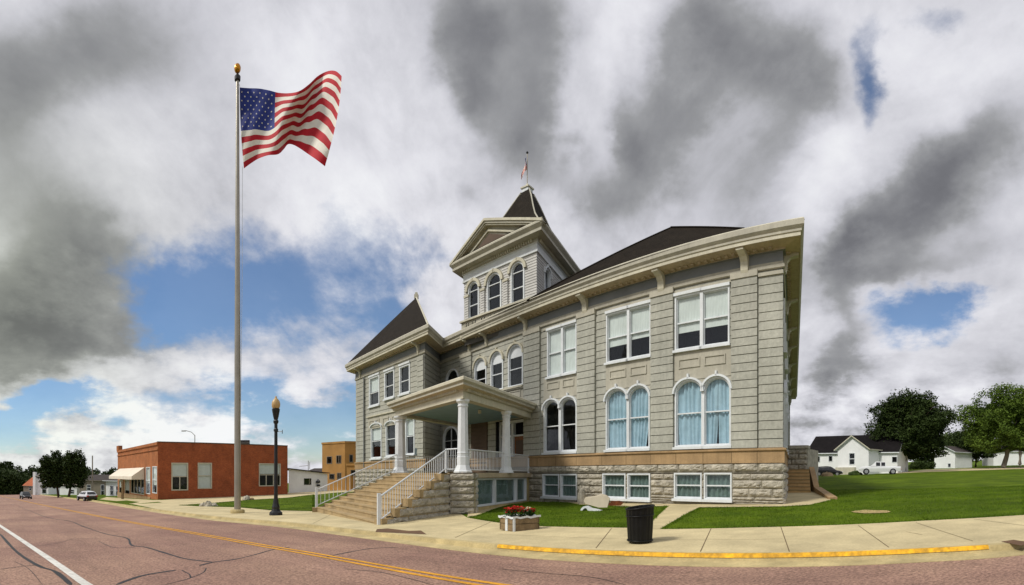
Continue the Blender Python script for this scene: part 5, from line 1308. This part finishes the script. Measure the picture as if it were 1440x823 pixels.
gable_house('grey_house', 'dark-roofed outbuilding just behind the white shed', 'house', pd(432, 108), pd(456, 106), 8, -1.5, zz(664, 107), zz(659.5, 110), 'greywall', 'greyroof', chimney=.75)
# houses far down the street
gable_house('grey_house', 'long single-storey grey house with brown roof behind the parked white car', 'house', pd(112, 128), pd(160, 118), 9, -4.0, zz(676, 123), zz(668.5, 126), 'greywall', 'greyroof', wins=((3.0, 4.6, -2.4, -.9), (8.5, 9.8, -3.6, -.8), (13.5, 15, -2.4, -.9), (17.0, 19.5, -3.3, -.8)))
gable_house('corner_house', 'small grey gabled house touching the left side of the brick shop', 'house', pd(149, 104), pd(168, 98), 8, -3.2, zz(675, 100), zz(661.5, 103), 'whitewall', 'greyroof', wins=((2.2, 3.8, -2.6, -.6), (5.0, 6.6, -2.6, -.6)), over=.6)
gable_house('orange_roofed_house', 'distant pale house with orange-brown roof left of the two street trees', 'house', pd(33, 180), pd(52, 172), 10, -5.8, zz(683, 176), zz(669.5, 178), 'greywall', 'orangeroof', wins=((4, 5.6, -4, -2.4), (8.5, 10.0, -4, -2.4)))
r_, W = gable_house('white_shop_front', 'distant white false-fronted building beside the orange-roofed house', 'building', pd(50, 165), pd(68, 160), 10, -5.2, zz(672, 163), zz(664.5, 163), 'whitewall', 'greyroof', gable_front=True, wins=((3.4, 5.6, -4.6, -1.6),))
b = MB(); W.box(b, -.6, .7, -6, zz(664, 163), 0, .7, M['whitewall']); b.build('corner_pier', r_)
gable_house('white_shed', 'distant low white building half hidden behind the two street trees', 'shed', pd(84, 140), pd(108, 132), 8, -4.6, zz(683, 137), zz(679.5, 137), 'whitewall', 'greywall', wins=((6, 8, -3.6, -2.4),))
# poles and the cobra-head street light
b = MB(); p = pd(130, 100); b.tube([V3(p, G(p.x) - .3), V3(p, zz(641, 100))], [.17, .13], M['steel'], 10); tag(b.build('utility_pole'), 'plain grey pole standing beyond the parked white car', 'pole')
p = pd(274, 96); zt = zz(612, 96); cb = thing('street_light', 'tall curved-arm street light rising behind the brick shop', 'street light', V3(p, G(p.x)))
b = MB(); b.tube([V3(p, G(p.x)), V3(p, zt)], [.12, .08], M['steel'], 8); b.build('pole', cb)
b = MB(); q = pd(258.5, 96); b.tube([V3(p, zt - .1), V3(p.lerp(q, .3), zz(608, 96)), V3(p.lerp(q, .75), zz(606, 96)), V3(q, zz(606, 96))], .06, M['steel'], 7); b.build('arm', cb)
b = MB(); b.cbox(V3(q, zz(606.6, 96) - .05), .9, .35, .18, M['steel'], .4); b.build('lamp_head', cb)
p = pd(433.5, 115); b = MB(); b.tube([V3(p, G(p.x)), V3(p, zz(648, 115))], .09, M['steel'], 6); b.tube([V3(p, zz(655, 115)), V3(pd(421, 115), zz(656, 115))], .06, M['steel'], 6); q = pd(435.5, 115); b.tube([V3(q, zz(660, 115)), V3(q, zz(650, 115))], .07, M['steel'], 6); tag(b.build('antenna_mast'), 'thin mast with side arm above the white shed roof', 'mast')
p = pd(172.3, 70); b = MB(); b.cbox(V3(p, G(p.x) - .2), .3, .3, zz(677, 70) - G(p.x) + .2, M['wood'], .5); tag(b.build('wooden_post'), 'stout brown wooden post in front of the shop awning', 'post')

# ------------------------------------------------------------------ vehicles
def car(name, label, cat, pos, heading, body, lower=None, kind='hatch', group=None):
    """heading: bearing the car faces, in degrees; built around its own length axis"""
    zc = G(pos.x) - .13 if kind != 'pickup' else G(pos.x)
    r = thing(name, label, cat, V3(pos, zc), group); h = radians(heading); f = Vector((sin(h), cos(h), 0)); s = Vector((cos(h), -sin(h), 0)); o = V3(pos, zc)
    def P(x, y, z): return o + f * x + s * y + Vector((0, 0, z))
    lower = lower or body
    if kind == 'pickup': st_ = [(-2.85, .62, .98, .84), (-2.8, .5, 1.10, .93), (-1.9, .42, 1.12, .96), (-.8, .40, 1.12, .97), (1.0, .38, 1.10, .97), (1.35, .38, 1.12, .96), (2.5, .42, 1.04, .93), (2.85, .5, .85, .82)]
    else: st_ = [(-2.15, .45, .80, .72), (-2.1, .32, .95, .82), (-1.4, .26, .98, .87), (0, .24, .93, .89), (1.0, .24, .90, .88), (1.7, .28, .78, .83), (2.1, .36, .62, .72)]
    b = MB(); rows = []
    for x, zl, zh, w in st_:
        zm = zl + (zh - zl) * .60
        rows.append([P(x, -w * .92, zl), P(x, -w, zm), P(x, -w * .98, zh - .06), P(x, -w * .86, zh), P(x, w * .86, zh), P(x, w * .98, zh - .06), P(x, w, zm), P(x, w * .92, zl)])
    base = len(b.v)
    for rw in rows: b.v.extend([tuple(p) for p in rw])
    for i in range(len(rows) - 1):
        for j in range(8):
            j2 = (j + 1) % 8; b.f.append((base + i * 8 + j, base + i * 8 + j2, base + (i + 1) * 8 + j2, base + (i + 1) * 8 + j)); b.m.append(b.mi(M[lower if j in (0, 6, 7) else body]))
    b.face(rows[0][::-1], M[lower]); b.face(rows[-1], M[lower]); b.build('body', r)
    if kind == 'pickup':
        cab = [(-.85, 1.10, .90), (-.65, 1.72, .76), (.55, 1.76, .76), (1.3, 1.12, .90)]
    else: cab = [(-2.0, .93, .80), (-1.5, 1.38, .62), (-.2, 1.45, .64), (.35, 1.40, .63), (1.15, .90, .80)]
    b = MB(); L_ = [P(x, -w, z) for x, z, w in cab]; R_ = [P(x, w, z) for x, z, w in cab]
    b.face(L_, M[body]); b.face(R_[::-1], M[body])
    for i in range(len(cab) - 1): b.quad(L_[i], R_[i], R_[i + 1], L_[i + 1], M[body])
    b.build('roof', r)
    zb = cab[0][1] + .06; zt_ = cab[1][1] - .07
    spans = ((-.70, -.16), (-.04, .54), (.64, 1.02)) if kind == 'pickup' else ((-1.35, -.75), (-.68, .0), (.06, .75))
    for side in (-1, 1):
        for a, c in spans:
            b = MB(); wb, wt = cab[0][2] + .012, cab[1][2] + .03
            mxz = zt_ if c < .6 or kind != 'pickup' else zt_ - .25
            b.quad(P(a, side * (wb - .02), zb), P(c, side * (wb - .02), zb), P(c - (.25 if c > .6 else 0), side * wt, mxz), P(a + .02, side * wt, mxz), M['carglass']); b.build('side_window', r)
    i = 0; b = MB()
    def screen(p0, p1, e):
        (x0, z0_, w0), (x1, z1_, w1) = p0, p1; n_ = Vector((-(z1_ - z0_), x1 - x0)).normalized(); 
        A_ = lambda t, y: P(x0 + (x1 - x0) * t + n_.x * .015 * e, y, z0_ + (z1_ - z0_) * t + n_.y * .015 * e)
        b.quad(A_(.15, -w0 * .88), A_(.15, w0 * .88), A_(.88, w1 * .88), A_(.88, -w1 * .88), M['carglass'])
    screen(cab[0], cab[1], 1); b.build('rear_window', r); b = MB(); screen(cab[-1], cab[-2], -1); b.build('windscreen', r)
    if kind == 'pickup':
        b = MB(); bx = (P(-2.7, -.82, 1.125), P(-.95, -.82, 1.125), P(-.95, .82, 1.125), P(-2.7, .82, 1.125)); b.quad(*bx, M['black']); b.build('load_bed', r)
    wx = (-1.75, 1.85) if kind == 'pickup' else (-1.3, 1.3); wr2 = .42 if kind == 'pickup' else .32
    for x in wx:
        for side in (-1, 1):
            yc = side * (.86 if kind != 'pickup' else .90)
            b = MB(); b.tube([P(x, yc - .11, wr2), P(x, yc + .11, wr2)], wr2, M['tyre'], 20); wh = b.build('wheel', r)
            b = MB(); b.tube([P(x, yc + side * .10, wr2), P(x, yc + side * .125, wr2)], wr2 * .6, M['rim'], 14); b.build('rim', wh)
    xe = st_[0][0]; xf = st_[-1][0]
    for side in (-1, 1):
        b = MB(); b.box(P(xe - .012, side * .70 - .17, .70), f * .08, s * .34, (0, 0, .16), M['tail']); b.build('tail_light', r)
        b = MB(); b.box(P(xf - .06, side * .62 - .13, .55), f * .08, s * .26, (0, 0, .13), M['white']); b.build('headlight', r)
    b = MB(); b.box(P(xe - .06, -.78, .36), f * .12, s * 1.56, (0, 0, .17), M[lower]); b.build('bumper', r)
    return r
car('parked_car', 'small white hatchback with black lower body seen from behind, parked at the kerb', 'car', gp(122, 704.5, -.13), -72, 'carwhite', 'carblack')
car('moving_car', 'dark car farther down the street, over by the yellow line', 'car', gp(36, 702, -.13), 112, 'carblack')
car('distant_car', 'tiny pale car at the far end of the street, cut by the picture edge', 'car', gp(2, 696, -.13) * 1.0, -70, 'carwhite')

# ------------------------------------------------------------------ the right: houses, pickup, trees
hA, hB = pd(1136.5, 76.5), pd(1262, 72)
zg_ = 2.0
W = Wall(hA, hB); ze_ = zz(640, 76); zr_ = zz(612, 86)
wn = []
for (pl_, pr_, yt, yb) in ((1147, 1153.5, 641.5, 650.5), (1165, 1171, 641, 649.5), (1224, 1229.5, 637, 645), (1221, 1229.5, 646.5, 651.5), (1254, 1262, 642, 651)):
    pm = (pl_ + pr_) / 2; wn.append((W.S(pl_), W.S(pr_), W.Z(pm, yb), W.Z(pm, yt)))
wh, W = gable_house('white_house', 'long white clapboard house with black roof beyond the lawn', 'house', hA, hB, 8, zg_, zz(637, 76.5), zz(615, 80), 'whitewall', 'darkroof', wins=wn)
ga, gb = pd(1178, 73), pd(1221.5, 70); gw = Wall(ga, gb); zp = zz(614, 71.5); ze2 = zz(631, 71.5)
b = MB(); hs = [(gw.S(1194), gw.S(1202.5), gw.Z(1198, 654), gw.Z(1198, 637))]
flat(b, gw, 0, gw.L, 1.0, ze2, hs, 0, M['whitewall']); mA = (ga + gb) / 2
b.face([V3(ga, ze2), V3(gb, ze2), V3(mA, zp)], M['whitewall'])
for P_, Q_ in ((gb, gb - gw.n * 4), (ga - gw.n * 4, ga)): w = Wall(P_, Q_); flat(b, w, 0, 4, 1.0, ze2, [], 0, M['whitewall'])
gw.box(b, -.1, gw.S(1204), 1.2, gw.Z(1190, 657.5), 0, .5, M['cream']); b.build('gabled_bay', wh)
simple_window(wh, gw, *hs[0], tw=.1, frame='white')
b = MB()
for P_, sg in ((ga, -1), (gb, 1)):
    e = P_ + gw.u * sg * .45; dz = (zp - ze2) / (gw.L / 2) * .45
    f = [V3(e + gw.n * .4, ze2 - dz), V3(mA + gw.n * .4, zp), V3(mA - gw.n * 7, zp), V3(e - gw.n * 7, ze2 - dz)]
    b.face([p + Vector((0, 0, .15)) for p in f], M['darkroof']); b.quad(f[0], f[1], f[1] + Vector((0, 0, .16)), f[0] + Vector((0, 0, .16)), M['cream']); b.face(f[::-1], M['white']); b.quad(f[0], f[3], f[3] + Vector((0, 0, .16)), f[0] + Vector((0, 0, .16)), M['cream'])
b.build('bay_roof', wh)
gable_house('cottage', 'small white gabled cottage with grey roof between the two big trees', 'house', pd(1314, 109), pd(1343, 105), 6, 3.1, zz(635.5, 106), zz(627.5, 106), 'whitewall', 'greyroof', gable_front=True, wins=((4.0, 4.9, 3.3, 4.2),), over=.5)
gable_house('white_garage', 'white building half hidden behind the trunk of the leaning tree', 'building', pd(1397, 135), pd(1452, 140), 9, 4.4, zz(634, 137), zz(622, 140), 'whitewall', 'greyroof', over=.5)
car('pickup_truck', 'white crew-cab pickup truck parked in front of the white house', 'pickup truck', pd(1237, 66), -50, 'carwhite', 'carwhite', 'pickup')
car('parked_car', 'dark low car parked against the left end of the white house', 'car', pd(1165, 70.5), 130, 'carblack')
rock_thing('shrub', pd(1163.5, 65.5), .9, .55, 'wood', 'low brown dry shrub in front of the dark parked car', 'shrub', seed=14)
rock_thing('shrub', pd(1202, 66.5), 1.0, .6, 'leafdark', 'low green shrub at the foot of the gabled bay', 'shrub', seed=15)
def path_strip(name, pts, m, dz):
    return sheet(name, pts, m, dz)
path_strip('driveway', [pd(1256, 74), pd(1262, 70), gp(1300, 664.2), gp(1440, 659.6), V2(220, 88), V2(220, 104), gp(1440, 657.2), gp(1300, 661.0)], M['concrete'], .02)

def crown_mesh(name, clumps, m, leaf, per, seed, parent):
    rnd = random.Random(seed); vs = []; fs = []
    for (cx, cy, cz, r) in clumps:
        for k in range(per):
            # leaves sit mostly on the clump's shell
            t = rnd.uniform(0, 2 * pi); w = rnd.uniform(-1, 1); q = r * (rnd.random() ** .35); s = sqrt(1 - w * w)
            p = Vector((cx + q * s * cos(t), cy + q * s * sin(t), cz + q * w * .85))
            n = Vector((rnd.gauss(0, 1), rnd.gauss(0, 1), rnd.gauss(0, 1) + .8)).normalized(); a = n.cross(Vector((rnd.random(), rnd.random(), rnd.random()))).normalized(); c = n.cross(a); l = leaf * rnd.uniform(.6, 1.3)
            i = len(vs); vs += [p + a * l, p + c * l * .6, p - a * l, p - c * l * .6]; fs.append((i, i + 1, i + 2, i + 3))
    off = parent.location if parent else Vector((0, 0, 0))
    me = bpy.data.meshes.new(name); me.from_pydata([tuple(v - off) for v in vs], [], fs); me.materials.append(M[m]); me.update()
    o = bpy.data.objects.new(name, me); COL.objects.link(o); o.parent = parent; return o
def tree(name, label, px, d, z0, ztop, zbot, w, m, n=46, per=260, leaf=.22, seed=1, group=None, trunk=.35, lean=0.0, asym=0.0, flat_=1.0, cat='tree', depth=None, bark='leafbark', fork=4, round_=1.0):
    """crown: leaves through an uneven volume with gaps, sprigs past the edge; trunk with limbs"""
    p = pd(px, d); rnd = random.Random(seed); r = thing(name, label, cat, V3(p, z0), group)
    right_ = Vector((cos(az(px)), -sin(az(px)), 0)); away = Vector((sin(az(px)), cos(az(px)), 0)); cz = (ztop + zbot) / 2; hz = (ztop - zbot) / 2; hw_ = w / 2
    dp = depth or hw_ * .85; total = n * per; vs = []; fs = []; sd = seed * 3.7; fr = 3.2 / hw_; ctr = V3(p, cz) + right_ * (lean + asym * hw_); cnt = 0; tries = 0
    def rad(x, y, z): return .80 + .30 * mnoise.noise(Vector((x * 1.9 + sd, y * 1.9, z * 1.9))) + .24 * mnoise.noise(Vector((x * 5 + sd, y * 5, z * 5)))
    while cnt < total and tries < total * 12:
        tries += 1; x, y, z = rnd.gauss(0, 1), rnd.gauss(0, 1), rnd.gauss(0, 1); L_ = sqrt(x * x + y * y + z * z)
        x /= L_; y /= L_; z /= L_; q = rnd.random() ** .42 * rad(x, y, z) * (1.0 + (.10 * rnd.random() if rnd.random() < .12 else 0))
        if z < 0: q = min(q, .62 / max(-z, .01) * (.85 + .2 * mnoise.noise(Vector((x * 4, y * 4, sd)))))
        P_ = ctr + right_ * (x * q * hw_ * 1.12) + away * (y * q * dp) + Vector((0, 0, z * q * hz * 1.12 if z > 0 else z * q * hz * 1.55))
        g = mnoise.noise(Vector((P_.x * fr * 1.1, P_.y * fr * 1.1, P_.z * fr * 1.5))) + .5 * mnoise.noise(P_ * (fr * 3.0))
        if g < -.24 + .12 * (1 - q): continue
        cnt += 1
        nn = Vector((rnd.gauss(0, 1), rnd.gauss(0, 1), rnd.gauss(0, 1) + .9)).normalized(); a = nn.cross(Vector((rnd.random(), rnd.random(), rnd.random()))).normalized(); c = nn.cross(a); l = leaf * rnd.uniform(.5, 1.25)
        i = len(vs); vs += [P_ + a * l, P_ + c * l * .55, P_ - a * l, P_ - c * l * .55]; fs.append((i, i + 1, i + 2, i + 3))
    off = r.location; me = bpy.data.meshes.new('crown'); me.from_pydata([tuple(v - off) for v in vs], [], fs); me.materials.append(M[m]); me.update()
    o = bpy.data.objects.new('crown', me); COL.objects.link(o); o.parent = r
    b = MB(); base = V3(p, z0 - .2); fk = V3(p, 0) + right_ * lean * .6 + Vector((0, 0, z0 + (cz - z0) * .55))
    b.tube([base, base + Vector((0, 0, .4)), base.lerp(fk, .5) + right_ * trunk * .3, fk], [trunk * 1.35, trunk * 1.02, trunk * .85, trunk * .7], M[bark], 10)
    for k in range(fork + 2):
        t = k * 2.399; e = ctr + right_ * (cos(t) * hw_ * .62) + away * (sin(t) * dp * .6) + Vector((0, 0, hz * (.1 + .5 * ((k * .37) % 1)))); mp = fk.lerp(e, .5) + Vector((0, 0, .25)); b.tube([fk - Vector((0, 0, .1)), mp, e], [trunk * .55, trunk * .32, trunk * .08], M[bark], 7)
    b.build('trunk', r, True); return r
dT = 84
tree('broadleaf_tree', 'large round dark-leaved tree on the lawn edge beside the white pickup', 1272, dT - 6, G(pd(1272, 78).x), zz(548, 78), zz(648, 78), 124 / 680 * 78, 'leafdark', n=250, per=330, leaf=.19, seed=5, trunk=.30, asym=.14, fork=6)
tree('broadleaf_tree', 'big spreading green tree with a leaning pale trunk at the right edge', 1411, 92, G(pd(1411, 92).x), zz(545, 92), zz(640, 92), 27.0, 'leafmid', n=290, per=320, leaf=.21, seed=8, trunk=.55, asym=.12, bark='greywall', fork=7, lean=1.6, depth=8)
tree('broadleaf_tree', 'lower dense tree filling the gap between cottage and spreading tree', 1372, 112, G(pd(1372, 112).x), zz(600, 112), zz(646, 112), 13.0, 'leafdark', n=60, per=240, leaf=.26, seed=9, trunk=.3)
tree('broadleaf_tree', 'pale-trunked tree behind the spreading tree at the right edge', 1434, 112, G(pd(1434, 112).x) + .3, zz(560, 112), zz(630, 112), 14.0, 'leafmid', n=50, per=240, leaf=.26, seed=10, trunk=.5, bark='greywall')
for i, (px, d, yt, w, sd, m_) in enumerate(((1300, 118, 612, 12, 61, 'leafdark'), (1318, 140, 610, 11, 62, 'leafdark'), (1336, 145, 606, 13, 63, 'leafmid'), (1356, 135, 602, 13, 64, 'leafdark'))):
    tree('background_tree', ['dark tree mass just right of the round tree trunk', 'dark tree behind the left end of the cottage', 'greener tree rising behind the cottage roof', 'dark tree behind the right end of the cottage'][i], px, d, G(pd(px, d).x), zz(yt, d), zz(652, d), w, m_, n=34, per=170, leaf=.32, seed=sd, group='trees behind the cottage', trunk=.3)
b = MB(); r = thing('hedge', 'rough brown-green hedge between the round tree and the cottage', 'hedge', V3(pd(1300, 100), G(pd(1300, 100).x)))
rnd = random.Random(4); cl_ = []
for k in range(26):
    px = 1281 + k * 1.25; q = pd(px, 99 + rnd.uniform(-1, 1)); cl_.append((q.x, q.y, G(q.x) + rnd.uniform(.4, 1.3), .75))
crown_mesh('foliage', cl_, 'leafdark', .16, 120, 4, r)
# left street trees
tree('street_tree', 'left one of the two dark trees leaning apart beyond the parked cars', 82, 105, G(pd(82, 105).x), zz(634, 105), zz(689, 105), 7.2, 'leafdark', n=60, per=230, leaf=.24, seed=21, trunk=.3, asym=-.1, lean=-.8, group='pair of trees down the street')
tree('street_tree', 'right one of the two dark trees, its trunk beside the white shed', 97, 103, G(pd(97, 103).x), zz(633, 103), zz(688, 103), 6.8, 'leafdark', n=60, per=230, leaf=.24, seed=22, trunk=.3, asym=.15, lean=.5, group='pair of trees down the street')
# far woods: one mass behind the street end
wood_cl = []; rnd = random.Random(17)
for k in range(230):
    px = rnd.uniform(-40, 175); 
    d = rnd.uniform(215, 250); top = 657 - 4 * sin(px * .05 + 1) - 2.5 * sin(px * .17) + (6 if px > 95 else 0)
    py = rnd.uniform(top + 3, 694); q = pd(px, d); r_c = rnd.uniform(1.8, 3.4); wood_cl.append((q.x, q.y, zz(py, d), r_c))
for k in range(150):
    px = rnd.uniform(-40, 40); d = rnd.uniform(190, 205); q = pd(px, d); wood_cl.append((q.x, q.y, zz(rnd.uniform(666, 694), d), 2.6))
o = crown_mesh('distant_woods', wood_cl, 'leafdark', .55, 150, 71, None); o['kind'] = 'stuff'; o['label'] = 'dark wooded rise at the far left end of the street'

# ------------------------------------------------------------------ grass blades on the near lawns
def inpoly(x, y, P):
    c = False; n = len(P); j = n - 1
    for i in range(n):
        if (P[i][1] > y) != (P[j][1] > y) and x < (P[j][0] - P[i][0]) * (y - P[i][1]) / (P[j][1] - P[i][1]) + P[i][0]: c = not c
        j = i
    return c
lawns = [([gp(*p) for p in ((932, 744.6), (948, 735), (965, 725), (985, 715), (1060, 714), (1100, 713.6), (1140, 711.2), (1171, 704), (1162, 697), (1160, 690), (1300, 688), (1440, 684), (1440, 724.6), (1300, 732.6), (1180, 738.6), (1060, 742))], 42000),
         ([gp(*p) for p in ((660, 728), (676, 731.5), (709, 736.5), (764, 740.5), (881, 742.5), (904, 743), (920, 730), (936, 712.8), (905, 714), (870, 713), (815, 711), (800, 708), (744, 704), (700, 715.4), (672, 726))], 16000),
         ([gp(*p) for p in ((252, 711), (280, 712), (335, 713.5), (379, 717.5), (441, 719), (441, 696), (406, 700.5), (347, 704), (293, 708.5))], 9000)]
rnd = random.Random(99); vs = []; fs = []
for P_, n in lawns:
    x0, x1 = min(p.x for p in P_), max(p.x for p in P_); y0, y1 = min(p.y for p in P_), max(p.y for p in P_); k = 0
    while k < n:
        x, y = rnd.uniform(x0, x1), rnd.uniform(y0, y1)
        if not inpoly(x, y, P_): continue
        k += 1; h = rnd.uniform(.03, .075) * (.8 + .5 * mnoise.noise(Vector((x, y, 0)))); a = rnd.uniform(0, pi); w = .009
        i = len(vs); z = G(x) - .004; vs += [(x - cos(a) * w, y - sin(a) * w, z), (x + cos(a) * w, y + sin(a) * w, z), (x + rnd.uniform(-.03, .03), y + rnd.uniform(-.03, .03), z + h)]; fs.append((i, i + 1, i + 2))
for P_, n in lawns:
    for i in range(len(P_)):
        a_, c_ = P_[i], P_[(i + 1) % len(P_)]; ln = (c_ - a_).length
        if ln > 60: continue
        for k in range(int(ln * 150)):
            p = a_.lerp(c_, rnd.random()) + V2(rnd.gauss(0, .035), rnd.gauss(0, .035)) * (1 + 1.4 * max(0, mnoise.noise(Vector((a_.x + k * .0, k * .004, i))))); h = rnd.uniform(.03, .085); a = rnd.uniform(0, pi); w = .011
            q = len(vs); z = G(p.x) - .002; vs += [(p.x - cos(a) * w, p.y - sin(a) * w, z), (p.x + cos(a) * w, p.y + sin(a) * w, z), (p.x + rnd.uniform(-.05, .05), p.y + rnd.uniform(-.05, .05), z + h)]; fs.append((q, q + 1, q + 2))
me = bpy.data.meshes.new('grass'); me.from_pydata(vs, [], fs); me.materials.append(M['blade']); me.update(); o = bpy.data.objects.new('grass', me); COL.objects.link(o); o['kind'] = 'stuff'; o['label'] = 'short mown grass around the courthouse paths'
